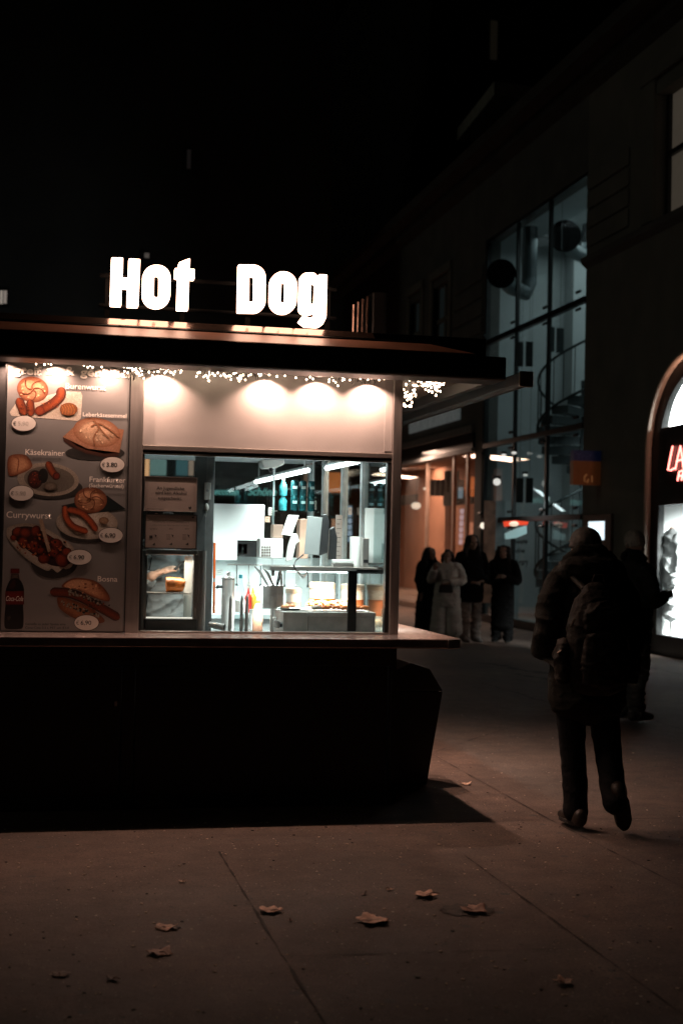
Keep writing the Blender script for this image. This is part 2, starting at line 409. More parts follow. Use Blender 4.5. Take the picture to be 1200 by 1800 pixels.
# interior shell
MB().box(X0, X1, YB-.06, YB, .12, 1.50).build('back_wall', tile_m, K)
MB().box(X0, X1, YB-.04, YB-.03, 1.505, 2.28).build('back_pane', glass_r, K)
for x in (X0+.02, .30, 1.18, 2.10):
    MB().box(x, x+.045, YB-.07, YB, 1.505, 2.28).build('back_mullion', alu_m, K)
MB().box(X0, X0+.05, YW+.06, YB-.06, .12, 2.28).build('left_wall', white_m, K)
MB().box(X1-.03, X1-.025, YW+.08, YB-.08, 1.0, 2.28).build('side_pane', glass_r, K)
for px in (571, 605, 640):
    yy = P(px, 900, 'x', X1-.03).y
    MB().box(X1-.05, X1-.005, yy, yy+.06, 1.0, 2.28).build('side_mullion', alu_m, K)
MB().box(X0, X1-.06, YW+.06, YB-.06, 2.28, 2.32).build('ceiling', ceil_m, K)
MB().box(X0, X1, YW+.04, YW+.09, zl+.0, 2.278).build('inner_header', alu_m, K)
MB().box(X0, X1, YW+.032, YB, 2.325, 2.69).build('roof_void', blackp, K)
# eaves: front awning box, brown sloping roof edge, trim, soffit
zf0, zf1 = 2.612, 2.752
xe = P(890, 640, 'y', 7.7).x
fa = MB(); fa.prism([(X0-.4, 7.70, zf0+.012), (X0-.4, 7.715, zf0), (X0-.4, 7.94, zf0), (X0-.4, 7.94, zf1), (X0-.4, 7.70, zf1)], (xe-X0+.4, 0, 0))
fa.build('awning_box', blackp, K, bevel=.012, seg=3)
yb2 = 7.98; zb2 = zr(588.5, yb2); xh = P(835, 622, 'y', 7.7).x
MB().prism([(X0-.4, 7.705, zf1+.002), (xh, 7.705, zf1+.002), (xh-.20, yb2, zb2), (X0-.4, yb2, zb2)], (0, .01, .012)).build('roof_edge', brown, K)
MB().tube([(X0-.4, 7.702, zf1+.004), (xh, 7.702, zf1+.004)], .0045, 6).build('edge_bead', trim_m, K)
zt0, zt1 = zr(581, 8.02), zr(571.5, 8.04)
MB().prism([(X0-.4, 8.015, zt0), (P(660, 600, 'y', 8.0).x, 8.015, zt0), (P(660, 600, 'y', 8.0).x, 8.075, zt1+.004), (X0-.4, 8.075, zt1+.004)], (0, .01, .006)).build('roof_trim', trim_m, K)
MB().box(X0-.4, 2.62, 8.09, 8.12, zt1-.2, zt1+.012).build('roof_upstand', blackp, K, bevel=.006)
MB().box(X0-.4, 2.55, 8.0, 11.6, 2.735, zt0-.004).build('roof', blackp, K, bevel=.01)
MB().box(X0-.4, 2.70, 7.942, YW+.03, 2.702, 2.73).build('soffit', M('pale_bounce_soffit', (.74, .70, .66), .7, 0, .06, 3), K)  # hidden front soffit coloured pale to bounce lamp light onto the wall top
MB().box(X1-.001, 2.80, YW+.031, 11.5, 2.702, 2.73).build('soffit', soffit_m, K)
MB().prism([(P(795, 604, 'y', 8).x-.3, 8.13, zt1), (P(822, 606, 'y', 8.1).x, 8.13, zt1-.03), (P(822, 606, 'y', 8.1).x, 8.5, zt1-.03), (P(795, 604, 'y', 8).x-.3, 8.5, zt1)], (0, 0, -.03)).build('roof_hip', blackp, K)
# side awning cassette running back along the right eave
sa = MB(); sa.prism([(2.745, 7.82, 2.615), (2.765, 7.82, 2.598), (2.80, 7.82, 2.598), (2.82, 7.82, 2.615), (2.82, 7.82, 2.665), (2.80, 7.82, 2.682), (2.745, 7.82, 2.682)], (0, 3.7, 0))
aw = sa.build('side_awning', M('dark_awning', (.022, .018, .015), .7, .0, .2, 6, .1, 30), K, bevel=.004)
MB().box(2.738, 2.828, 7.795, 7.819, 2.592, 2.688).build('awning_end_cap', M('end_cap', (.34, .27, .22), .3, .5, .1), aw, bevel=.008)
MB().box(2.60, 2.65, 7.95, 11.4, 2.63, 2.70).build('awning_arm', M('dark_awning', (.03, .03, .03)), K, bevel=.004)
for x, on in DOWN_X:
    d = MB().tube([(x, YW-.07, 2.6525 if x > .48 else 2.658), (x, YW-.07, 2.7015)], .031, 24, False).build('downlight', blackp, K, smooth=True)
    if on: MB().cyl((x, YW-.07, 2.690), (x, YW-.07, 2.700), .022).build('bulb', EMIT('bulb_glow', (1, .86, .72), 14, False), d)
for y in SIDE_Y:
    d = MB().tube([(2.225, y, 2.655), (2.225, y, 2.7015)], .031, 24, False).build('downlight', blackp, K, smooth=True)
    MB().cyl((2.225, y, 2.690), (2.225, y, 2.700), .022).build('bulb', EMIT('bulb_glow', (1, .86, .72), 14, False), d)
# ceiling tubes
tube_e = EMIT('tube_glow', (.93, 1, 1), 9)
def tube_lamp(a, b):
    a, b = Vector(a), Vector(b)
    o = T('fluorescent_tube', 'TBD', 'ceiling light', ((a+b)/2))
    MB().cyl(a, b, .016).build('tube', tube_e, o, smooth=True)
    h = MB(); d = (b-a).normalized()
    for q in (a+d*.12, b-d*.12): h.cyl(q+Vector((0, 0, .01)), q+Vector((0, 0, 2.28-q.z)), .005, n=8)
    h.tube([a+Vector((0, 0, .022)), b+Vector((0, 0, .022))], .014, 8)
    h.build('tube_holder', alu_m, o); return o
o = tube_lamp(P(541, 826.5, 'z', 2.12), P(450, 847, 'z', 2.12)); o['label'] = 'white tube lamp under the kiosk ceiling above the drink cans'
o = tube_lamp(P(629, 811, 'z', 2.16), P(574, 823, 'z', 2.16)); o['label'] = 'white tube lamp under the kiosk ceiling nearest the serving window top right'

# ------------------------------------------------------------------ letters on the roof
L1 = lambda pts: [(180+q[0]/6, 430+q[1]/6, *( [q[2]/6] if len(q) > 2 else [])) for q in pts]
L2 = lambda pts: [(400+q[0]/4, 440+q[1]/4, *( [q[2]/4] if len(q) > 2 else [])) for q in pts]
SG = T('roof_sign', 'glowing white block letters reading Hot Dog standing on the kiosk roof', 'sign', (.95, 8.2, 2.95))
letter_m = EMIT('letter_glow', (1, .60, .42), 8)
YS = 8.17
H = L1([(96, 132, 12), (218, 134, 12), (213, 344, 4), (272, 346, 4), (278, 142, 12), (400, 150, 12), (378, 656, 12), (258, 652, 12), (262, 458, 4), (203, 456, 4), (198, 646, 12), (78, 640, 12)])
o1 = L1([(427, 208, 140), (721, 212, 140), (713, 668, 140), (418, 664, 140)]); o1i = L1([(545, 322, 25), (597, 322, 25), (594, 553, 25), (541, 553, 25)])
t_ = L1([(806, 184, 20), (915, 143, 12), (925, 150, 10), (920, 252, 4), (974, 254, 12), (970, 367, 12), (914, 364, 4), (904, 690, 12), (782, 686, 12), (794, 354, 4), (762, 350, 12), (764, 244, 12), (803, 244, 4)])
D_ = L2([(76, 98, 6), (268, 100, 88), (265, 438, 80), (70, 434, 6)]); Di = L2([(152, 178, 4), (188, 180, 14), (186, 360, 14), (150, 360, 4)])
o2 = L2([(300, 145, 92), (488, 148, 92), (482, 446, 92), (294, 442, 92)]); o2i = L2([(378, 222, 15), (408, 222, 15), (404, 368, 15), (372, 366, 15)])
g_ = L2([(511, 154, 88), (612, 156, 30), (635, 184, 2), (645, 167, 4), (700, 169, 6), (693, 470, 60), (660, 540, 60), (545, 534, 20), (499, 500, 6), (532, 456, 8), (575, 472, 14), (604, 468, 18), (613, 436, 3), (586, 448, 10), (502, 446, 88)])
gi = L2([(586, 230, 15), (618, 230, 15), (612, 376, 15), (582, 376, 15)])
for loops in ((H,), (o1, o1i), (t_,), (D_, Di), (o2, o2i), (g_, gi)):
    lo = solid_letter([rounded(q, 10) for q in loops], YS, .05, 'letter', letter_m, SG)
rail = MB()
for z in (3.02, 3.20): rail.tube([(.25, YS+.10, z), (1.70, YS+.10, z)], .012, 8)
for x in (.30, .75, 1.15, 1.65): rail.box(x-.015, x+.015, YS+.113, YS+.134, 2.93, 3.22)
rail.build('sign_frame', M('matt_black', (.003, .003, .003), .95, spec=.05), SG)
RV = T('roof_vent', 'dark ribbed vent housing on the kiosk roof right of the glowing letters', 'vent', (1.98, 8.7, 2.93))
q0, q1 = P(655, 512, 'y', 8.6), P(679, 576, 'y', 8.6)
MB().box(q0.x, q1.x, 8.6, 8.85, q1.z-.1, q0.z).build('vent_housing', blackp, RV, bevel=.01)
for i in range(4):
    x = q0.x-.12+i*.03
    MB().tube([(x, 8.62, q1.z-.1), (x, 8.62, q0.z-.03-.02*(3-i))], .011, 8).build('vent_pipe', trim_m, RV, smooth=True)
MB().box(.2, 2.2, 9.3, 9.5, 2.93, 3.06).build('roof_ridge', blackp, K, bevel=.01)

# ------------------------------------------------------------------ litter bin beside the kiosk
BN = T('litter_bin', 'black tapering litter bin with a faceted lid under the side counter of the kiosk', 'litter bin', (2.42, 9.12, 0))
yb = 8.95
low = PX([(690, 1216), (778, 1216), (750, 1379), (690, 1382)], 'y', yb)
for q in low[2:]: q.z = .004
MB().prism(low, (0, .36, 0)).build('bin_body', blackp, BN, bevel=.006)
lid = PX([(690, 1182), (697, 1178), (722, 1166), (755, 1176), (778, 1215)], 'y', yb); lid.append(P(690, 1215, 'y', yb))
MB().prism([q+Vector((0, -.004, .002)) for q in lid], (0, .37, 0)).build('bin_lid', blackp, BN, bevel=.006)

# ------------------------------------------------------------------ menu board
YM = YW-.006
BD = T('menu_board', 'tall printed menu board with pictures of sausages, rolls and prices left of the serving window', 'menu board', (.09, YM, 1.06))
a, b = P(12, 628, 'y', YM), P(229, 1110, 'y', YM); a2 = P(219, 1110, 'y', YM)
xl, xr = a.x, P(224, 900, 'y', YM).x
MB().box(xl+.008, xr-.006, YM, YM+.012, zc1+.008, 2.675).build('board_panel', board_m, BD)
fr = MB(); fr.box(xl-.004, xl+.004, YM-.006, YM+.014, zc1+.002, 2.69); fr.box(xr-.004, xr+.002, YM-.004, YM+.014, zc1+.002, 2.69); fr.box(xl+.0042, xr-.0042, YM-.004, YM+.014, zc1+.0022, zc1+.008)
fr.build('board_frame', blackp, BD)
C1 = lambda x, y: (x/4.615, 600+y/4.615)
C2 = lambda x, y: (x/4.615, 850+y/4.615)
LAYER = [0]
def ly():
    LAYER[0] += 1; return YM-.0006-LAYER[0]*.00004
def smooth_loop(pts, k=5):
    n = len(pts); out = []
    for i in range(n):
        p0, p1, p2, p3 = (Vector(pts[(i+j-1) % n]) for j in range(4))
        for s in range(k):
            t = s/k; out.append(.5*((2*p1)+(p2-p0)*t+(2*p0-5*p1+4*p2-p3)*t*t+(3*p1-p0-3*p2+p3)*t**3))
    return out
class Pic:
    def __init__(s, cv): s.mb = MB(); s.cv = cv; LAYER[0] = 0
    def shape(s, pts, edge, mid=None, ctr=None, smooth=True):
        """one inked shape of the printed picture, its edge and middle tones"""
        loop = smooth_loop(pts) if smooth else [Vector(q) for q in pts]
        mid = mid or edge; y = ly()
        c = Vector(ctr) if ctr else sum(loop, Vector((0, 0)))/len(loop)
        w = lambda q: P(*s.cv(q.x, q.y), 'y', y)
        rings = [[w(c+(q-c)*f) for q in loop] for f in (1, .72, .4)]
        cols = [edge, [e*.45+m*.55 for e, m in zip(edge, mid)], mid]; cw = w(c); n = len(loop)
        bm = s.mb.bm; V = [[bm.verts.new(q) for q in r] for r in rings]; vc = bm.verts.new(cw)
        for r in range(2):
            for i in range(n):
                f = bm.faces.new((V[r][i], V[r][(i+1) % n], V[r+1][(i+1) % n], V[r+1][i]))
                for lp, cc in zip(f.loops, (cols[r], cols[r], cols[r+1], cols[r+1])): lp[s.mb.cl] = (*cc, 1)
        for i in range(n):
            f = bm.faces.new((V[2][i], V[2][(i+1) % n], vc))
            for lp in f.loops: lp[s.mb.cl] = (*mid, 1)
        return s
    def oval(s, cx, cy, rx, ry, edge, mid=None, rot=0, n=16, off=(0, 0)):
        pts = []
        for k in range(n):
            t = 2*pi*k/n; x, y = rx*cos(t), ry*sin(t); pts.append((cx+x*cos(rot)-y*sin(rot), cy+x*sin(rot)+y*cos(rot)))
        return s.shape(pts, edge, mid, (cx+off[0], cy+off[1]))
    def sausage(s, path, w, edge, mid):
        path = [Vector(q) for q in path]; y = ly(); fine = []
        for i in range(len(path)-1):
            p0, p1, p2, p3 = path[max(i-1, 0)], path[i], path[i+1], path[min(i+2, len(path)-1)]
            for k in range(6):
                t = k/6; fine.append(.5*((2*p1)+(p2-p0)*t+(2*p0-5*p1+4*p2-p3)*t*t+(3*p1-p0-3*p2+p3)*t**3))
        fine.append(path[-1]); bm = s.mb.bm; rows = []; n = len(fine)
        d0 = (fine[0]-fine[1]).normalized(); d1 = (fine[-1]-fine[-2]).normalized()
        st = [(fine[0]+d0*w*.45, .25), (fine[0]+d0*w*.25, .78)]+[(q, 1) for q in fine]+[(fine[-1]+d1*w*.25, .78), (fine[-1]+d1*w*.45, .25)]
        for i, (q, k) in enumerate(st):
            t = st[min(i+1, len(st)-1)][0]-st[max(i-1, 0)][0]; nn = Vector((-t.y, t.x)).normalized()
            rows.append([bm.verts.new(P(*s.cv(*(q+nn*w*.5*k*f)), 'y', y)) for f in (-1, -.45, .1, .6, 1)])
        cols = [edge, mid, [min(1, m*1.25) for m in mid], mid, [e*.6 for e in edge]]
        for A, B in zip(rows, rows[1:]):
            for j in range(4):
                f = bm.faces.new((A[j], A[j+1], B[j+1], B[j]))
                for lp, cc in zip(f.loops, (cols[j], cols[j+1], cols[j+1], cols[j])): lp[s.mb.cl] = (*cc, 1)
        return s
    def build(s, name='dish_picture'): return s.mb.build(name, pr, BD)
BUN = ((.42, .21, .12), (.76, .56, .42)); BUNL = ((.58, .38, .27), (.80, .66, .54)); SAU = ((.21, .07, .03), (.45, .20, .09)); WHT = (.66, .62, .56); PAPER = ((.60, .57, .52), (.80, .77, .72))
BOARD = (.185, .182, .178)
def shade(p, cx, cy, rx, ry): p.oval(cx, cy, rx, ry, BOARD, (.115, .11, .105))
def speck(p, cx, cy, rx, ry, n, cols, lo=3, hi=8):
    for k in range(n):
        t = random.uniform(0, 2*pi); q = sqrt(random.random()); c_ = random.choice(cols)
        p.oval(cx+rx*q*cos(t), cy+ry*q*sin(t), random.uniform(lo, hi), random.uniform(lo, hi)*.7, c_, [min(1, v*1.15) for v in c_], rot=random.uniform(0, 3), n=6)
def gloss(p, cx, cy, rx, ry, base):
    """lit top and dark underside of a baked roll in the printed photograph"""
    d_ = [v*.62 for v in base[0]]; l_ = [min(1, v*1.12+.03) for v in base[1]]
    p.oval(cx-rx*.28, cy-ry*.34, rx*.46, ry*.38, base[1], l_, rot=-.3); p.oval(cx+rx*.32, cy-ry*.2, rx*.30, ry*.34, base[1], l_, rot=.5)
    speck(p, cx, cy, rx*.85, ry*.8, 26, [base[1], [v*.85 for v in base[1]], l_], 5, 13)
def swirl(p, cx, cy, r, e):
    for k in range(5):
        t = k*2*pi/5+.4
        pts = [(cx+r*f*cos(t+f*1.3), cy+r*.86*f*sin(t+f*1.3)) for f in (.08, .3, .55, .8, .95)]
        p.sausage(pts, r*.07, [c*.85 for c in e], [c*.95 for c in e])
# 1 plate with roll, cut sausages and mustard
p = Pic(C1); p.shape([(78, 575), (130, 500), (520, 405), (655, 410), (668, 440), (655, 625), (630, 645), (95, 605)], PAPER[1], (.72, .68, .62), smooth=False)
p.oval(265, 390, 128, 105, *BUN, rot=.2); gloss(p, 265, 390, 124, 102, BUN); swirl(p, 265, 390, 110, BUN[0])
p.sausage([(160, 490), (190, 565)], 75, *SAU); p.sausage([(245, 500), (250, 575)], 66, *SAU); p.sausage([(330, 560), (420, 510), (485, 450), (497, 405)], 78, *SAU)
p.oval(322, 562, 40, 38, (.36, .12, .05), (.55, .24, .12)); speck(p, 420, 500, 80, 40, 14, [(.60, .30, .14), (.30, .10, .04)], 3, 7); speck(p, 215, 535, 45, 40, 12, [(.52, .24, .11), (.26, .08, .03)], 3, 7)
p.oval(557, 550, 72, 52, (.46, .26, .13), (.62, .42, .26)); [p.sausage([(500+i*22, 520), (515+i*22, 550), (505+i*24, 585)], 16, (.34, .16, .07), (.58, .36, .2)) for i in range(5)]
p.build()
# 2 meat loaf roll
p = Pic(C1); shade(p, 770, 905, 240, 60); p.shape([(510, 775), (640, 655), (1005, 715), (968, 905), (880, 905), (700, 880)], (.62, .44, .33), (.70, .52, .42), smooth=False)
p.shape([(510, 775), (560, 800), (620, 845), (700, 880), (850, 912), (968, 903), (960, 932), (850, 940), (700, 912), (590, 862), (515, 808)], (.20, .09, .05), (.28, .14, .08), smooth=False)
p.oval(785, 738, 192, 118, *BUNL, rot=.18); gloss(p, 785, 738, 180, 112, BUNL); p.sausage([(760, 640), (800, 700), (760, 780), (780, 855)], 12, (.5, .3, .2), (.6, .42, .3)); p.sausage([(740, 690), (800, 665), (900, 720), (960, 770)], 12, (.5, .3, .2), (.6, .42, .3)); p.sausage([(795, 670), (830, 730), (890, 790)], 10, (.5, .3, .2), (.6, .42, .3))
p.build()
# 3 cheese sausage plate
p = Pic(C1); shade(p, 420, 1190, 250, 90); p.oval(390, 1120, 250, 135, PAPER[0], (.52, .49, .45), rot=.08); p.oval(400, 1120, 205, 105, (.40, .38, .35), (.36, .34, .31), rot=.08)
p.shape([(72, 935), (200, 920), (255, 980), (250, 1030), (150, 1080), (72, 1082)], *BUN); p.sausage([(110, 930), (150, 960), (140, 1060)], 10, (.4, .2, .1), (.5, .3, .2))
p.oval(285, 1120, 62, 75, (.10, .03, .02), (.34, .12, .07)); p.oval(350, 1090, 40, 60, (.03, .02, .02), (.05, .03, .02))
p.sausage([(395, 1000), (425, 1060), (455, 1095)], 62, *SAU); p.oval(458, 1092, 30, 30, (.2, .05, .02), (.42, .14, .07)); speck(p, 285, 1120, 48, 60, 26, [(.46, .22, .15), (.12, .03, .02), (.30, .10, .06)], 4, 10); p.oval(410, 1175, 55, 34, (.28, .24, .2), (.44, .40, .36))
p.build()
# 4 pair of sausages
p = Pic(C2); shade(p, 730, 390, 240, 90); p.oval(705, 320, 250, 132, PAPER[0], PAPER[1], rot=.04)
p.shape([(495, 180), (870, 98), (1022, 208), (700, 250), (515, 195)], (.015, .07, .08), (.03, .12, .13), smooth=False)
p.oval(735, 135, 133, 106, *BUN); gloss(p, 735, 135, 130, 103, BUN); swirl(p, 740, 120, 115, BUN[0])
p.sausage([(528, 205), (535, 270), (590, 345), (690, 385)], 54, (.34, .13, .06), (.56, .26, .14)); p.sausage([(572, 215), (660, 240), (735, 310), (772, 365)], 54, (.34, .13, .06), (.56, .26, .14))
p.oval(842, 300, 40, 28, (.45, .33, .24), (.6, .5, .4)); p.build()
# 5 tray of cut sausage in sauce
p = Pic(C2); shade(p, 440, 640, 190, 130); p.shape([(52, 400), (75, 350), (200, 322), (330, 345), (500, 440), (600, 530), (590, 660), (540, 695), (510, 690), (465, 722), (420, 690), (370, 705), (200, 600), (80, 470)], PAPER[0], PAPER[1])
p.shape([(95, 405), (120, 362), (250, 350), (400, 420), (560, 540), (565, 650), (420, 665), (250, 560), (120, 450)], (.12, .03, .015), (.18, .05, .02))
for cx, cy, r in ((140, 390, 42), (205, 400, 48), (290, 385, 46), (190, 480, 50), (280, 510, 56), (370, 450, 44), (460, 490, 52), (355, 610, 48), (440, 560, 46), (500, 620, 62), (540, 555, 42), (110, 440, 28), (330, 545, 34)):
    p.oval(cx, cy, r, r*.82, (.22, .06, .025), (.50, .19, .09), rot=random.uniform(0, 3), off=(-r*.2, -r*.25))
speck(p, 330, 500, 210, 90, 60, [(.55, .26, .14), (.10, .03, .015), (.34, .11, .05), (.62, .40, .26)], 5, 15)
p.shape([(312, 290), (345, 285), (412, 545), (390, 560), (380, 530)], (.58, .50, .42), (.66, .58, .5), smooth=False); p.build()
# 6 roll with grilled sausage and onions
p = Pic(C2); p.shape([(465, 960), (490, 920), (700, 990), (845, 1100), (800, 1135), (640, 1110), (500, 1030)], (.40, .22, .13), (.58, .38, .25))
p.sausage([(440, 880), (600, 900), (800, 1000), (940, 1080)], 76, (.13, .05, .02), (.34, .14, .06))
p.shape([(500, 838), (560, 780), (650, 765), (780, 795), (870, 880), (885, 955), (760, 925), (620, 860)], *BUN, smooth=True)
p.shape([(520, 835), (570, 790), (650, 780), (740, 800), (700, 840), (610, 850)], BUN[1], (.80, .62, .48)); speck(p, 680, 850, 150, 45, 20, [BUN[1], BUN[0], (.80, .62, .48)], 5, 13); speck(p, 780, 1000, 130, 35, 24, [(.45, .22, .12), (.10, .04, .02)], 4, 10)
for k in range(90):
    t = random.random(); band = random.random() < .5
    cx, cy = (560+t*260, 880+t*90+random.uniform(-20, 20)) if band else (500+t*300, 955+t*130+random.uniform(-24, 24))
    p.oval(cx, cy, random.uniform(7, 14), random.uniform(5, 9), *random.choice((((.45, .44, .40), (.6, .6, .56)), ((.03, .04, .03), (.06, .07, .05)), ((.34, .33, .28), (.55, .54, .5)))), rot=random.uniform(0, 3), n=7)
p.build()
# 7 bottle
p = Pic(C2); p.shape([(86, 690), (158, 690), (158, 728), (86, 728)], (.28, .03, .02), (.4, .06, .03), smooth=False)
p.shape([(92, 730), (152, 730), (160, 780), (84, 780)], (.2, .17, .15), (.34, .30, .27), smooth=False)
p.shape([(92, 775), (155, 775), (190, 835), (196, 900), (188, 985), (192, 1080), (186, 1165), (150, 1182), (70, 1182), (38, 1165), (36, 1080), (44, 985), (42, 900), (56, 835)], (.01, .006, .005), (.025, .012, .008))
p.shape([(100, 790), (128, 785), (120, 850), (66, 850)], (.12, .04, .02), (.2, .08, .04))
p.shape([(44, 872), (194, 872), (196, 982), (44, 982)], (.30, .035, .02), (.44, .06, .035), smooth=False)
p.shape([(55, 1090), (75, 1070), (90, 1085), (70, 1115)], (.10, .09, .08), (.2, .18, .16)); p.build('bottle_picture')
yt = YM-.0041
lt = M('cream_print', (.86, .79, .72), .5, 0, .03)
def ml(s, a, b, h, m=lt, off=0., sh=0., cv=C1, **k): return lettering(s, cv(*a), cv(*b), h/4.615, m, BD, y=yt, offset=off, shear=sh, **k)
ml('Coca-Cola', (48, 952), (188, 946), 40, print_white, .004, .35, C2)
ml('Burenwurst', (533, 382), (858, 392), 46, off=.004); ml('Leberkäsesemmel', (672, 606), (1026, 612), 33, off=.006)
ml('Käsekrainer', (206, 918), (523, 922), 46, off=.004); ml('Frankfurter', (726, 1138), (1018, 1142), 42, off=.006); ml('(Sacherwürstel)', (722, 1182), (1002, 1186), 30, off=.004)
ml('Currywurst', (52, 276), (416, 280), 52, off=.004, cv=C2); ml('Bosna', (792, 794), (952, 796), 44, off=.006, cv=C2)
ml('Genieße zu jeder Speise eine', (204, 1148), (532, 1150), 18, ink, .006, cv=C2); ml('Coca-Cola 0,5 L PET um €3,0', (204, 1178), (560, 1180), 18, ink, .006, cv=C2)
# the headline: heavy roman letters with slab serifs
def headline(word, a, b, h):
    me_o = ml(word, a, b, h, off=.034, space=1.03)
    return me_o
headline('greif', (112, 262), (338, 264), 62); headline('zu', (376, 265), (482, 267), 62); headline('&', (528, 270), (606, 272), 66); headline('genießen', (650, 276), (1090, 290), 62)
sf = MB(); slop = lambda x: 262+(x-112)*.026
for x, top, bot in ((196, 1, 1), (292, 1, 1), (322, 0, 1), (400, 0, 0), (455, 1, 0), (478, 0, 1), (745, 1, 1), (778, 0, 1), (806, 1, 1), (946, 0, 1), (1012, 0, 1)):
    for on, dy in ((top, -47), (bot, -3)):
        if on:
            q0, q1 = P(*C1(x-15, slop(x)+dy-4), 'y', yt), P(*C1(x+15, slop(x)+dy+3), 'y', yt)
            sf.box(q0.x, q1.x, yt, yt+.0004, q0.z, q1.z)
sf.build('lettering', lt, BD)
def badge(cx, cy, price, cv, faded=False):
    y1, y2 = YM-.0034, YM-.0037
    def el(rx, ry, y): return [P(*cv(cx+rx*cos(2*pi*k/40), cy+ry*sin(2*pi*k/40)), 'y', y) for k in range(40)]
    mb = MB(); mb.face(el(103, 66, y1)); bo = mb.build('price_badge', price_b, BD)
    mb = MB(); mb.face(el(98, 61, y2)); mb.build('badge_face', price_m, bo)
    lettering('€', cv(cx-86, cy+16), cv(cx-62, cy+16), 32/4.615, inkgrey, bo, y=yt)
    lettering(price, cv(cx-48, cy+16), cv(cx+38, cy+14), 34/4.615, M('faded_ink', (.50, .47, .43), .5) if faded else ink, bo, y=yt, offset=.012 if not faded else .004)
badge(193, 665, '5,90', C1, True); badge(912, 1000, '3.80', C1); badge(173, 1232, '5,90', C1, True); badge(898, 420, '6,90', C2); badge(645, 598, '6.90', C2); badge(702, 1130, '6,90', C2)

# ------------------------------------------------------------------ inside the kiosk
ZT = 1.03                                                     # worktop
WT = T('worktop', 'grey steel worktop running behind the kiosk window', 'worktop', (1.1, 8.8, ZT))
MB().box(X0+.06, X1-.06, YW+.07, 9.25, ZT-.03, ZT).build('worktop_slab', M('dark_worktop', (.16, .17, .17), .3, .6, .1, 8), WT)
MB().box(X0+.06, X1-.06, YW+.09, 9.2, .12, ZT-.031).build('worktop_base', alu_m, WT)
BT = T('back_counter', 'pale counter along the tiled back wall of the kiosk', 'counter', (.6, 10.9, .12))
MB().box(X0+.06, X1-.1, 10.6, YB-.061, .12, 1.02).build('counter_base', white_m, BT, bevel=.004)
MB().box(X0+.06, X1-.1, 10.56, YB-.061, 1.021, 1.06).build('counter_top', alu_m, BT, bevel=.004)

# notices on the window
def notice(name, a, b, y, label, frame):
    o = T(name, label, 'notice', P((a[0]+b[0])/2, b[1], 'y', y))
    p, q = P(*a, 'y', y), P(*b, 'y', y)
    MB().box(p.x, q.x, y, y+.004, q.z, p.z).build('notice_sheet', M('notice_paper', (.30, .265, .245), .35, 0, .06, 6), o)
    w = .004 if frame is steel else .006; f = MB()
    f.box(p.x-w, p.x, y-.003, y+.006, q.z-w, p.z+w); f.box(q.x, q.x+w, y-.003, y+.006, q.z-w, p.z+w)
    f.box(p.x+.0002, q.x-.0002, y-.003, y+.006, p.z, p.z+w); f.box(p.x+.0002, q.x-.0002, y-.003, y+.006, q.z-w, q.z)
    f.build('notice_frame', frame, o); return o
YN = YW+.002
cn = lambda x, y: (245+x/10.909, 830+y/10.909)
n1 = notice('alcohol_notice', cn(115, 85), cn(1085, 755), YN, 'brown notice in the window saying no alcohol for young people', steel)
for s_, x0, x1, yy, h in (('An Jugendliche', 330, 862, 330, 62), ('wird kein Alkohol', 300, 905, 420, 62), ('ausgeschenkt.', 355, 815, 520, 62)):
    lettering(s_, cn(x0, yy), cn(x1, yy+2), h/10.909, ink, n1, y=YN-.0006, offset=.012)
lettering('Wiener Jugendschutzgesetz', cn(145, 708), cn(465, 708), 2.0, ink, n1, y=YN-.0006)
def blot(o, pts, y): m_ = MB(); m_.face(PX([cn(*q) for q in pts], 'y', y)); m_.build('emblem', ink, o)
blot(n1, [(940, 660), (960, 672), (985, 655), (1000, 690), (970, 715), (945, 700)], YN-.0006)
n2 = notice('youth_protection_notice', cn(130, 812), cn(1078, 1462), YN, 'brown notice with a black frame and rows of small symbols above the warming cabinet', blackp)
lettering('KINDERSCHUTZ UND JUGENDSCHUTZ', cn(255, 960), cn(960, 964), 2.6, ink, n2, y=YN-.0006, offset=.01)
lettering('Übersicht der Altersgrenzen in Wien', cn(255, 1022), cn(950, 1026), 2.0, inkgrey, n2, y=YN-.0006)
for s_, x0, x1 in (('UNTER 16', 205, 340), ('AB 16', 565, 640), ('AB 18', 870, 945)): lettering(s_, cn(x0, 1098), cn(x1, 1098), 2.2, ink, n2, y=YN-.0006, offset=.01)
blot(n2, [(1000, 850), (1020, 860), (1045, 840), (1045, 880), (1015, 885)], YN-.0006)
blot(n2, [(190, 1215), (250, 1215), (255, 1270), (195, 1270)], YN-.0006)
for cx in (210, 535, 840): blot(n2, [(cx+80, 1190), (cx+125, 1215), (cx+105, 1240), (cx+140, 1275), (cx+95, 1240)], YN-.0006)
for cx in (535, 840):
    for k in range(5): blot(n2, [(cx-20, 1195+k*24), (cx+60, 1195+k*24), (cx+60, 1200+k*24), (cx-20, 1200+k*24)], YN-.0006)
for cx in (270, 600, 910): blot(n2, [(cx-35, 1385), (cx, 1370), (cx+20, 1350), (cx+35, 1385), (cx+10, 1405), (cx-10, 1390)], YN-.0006)

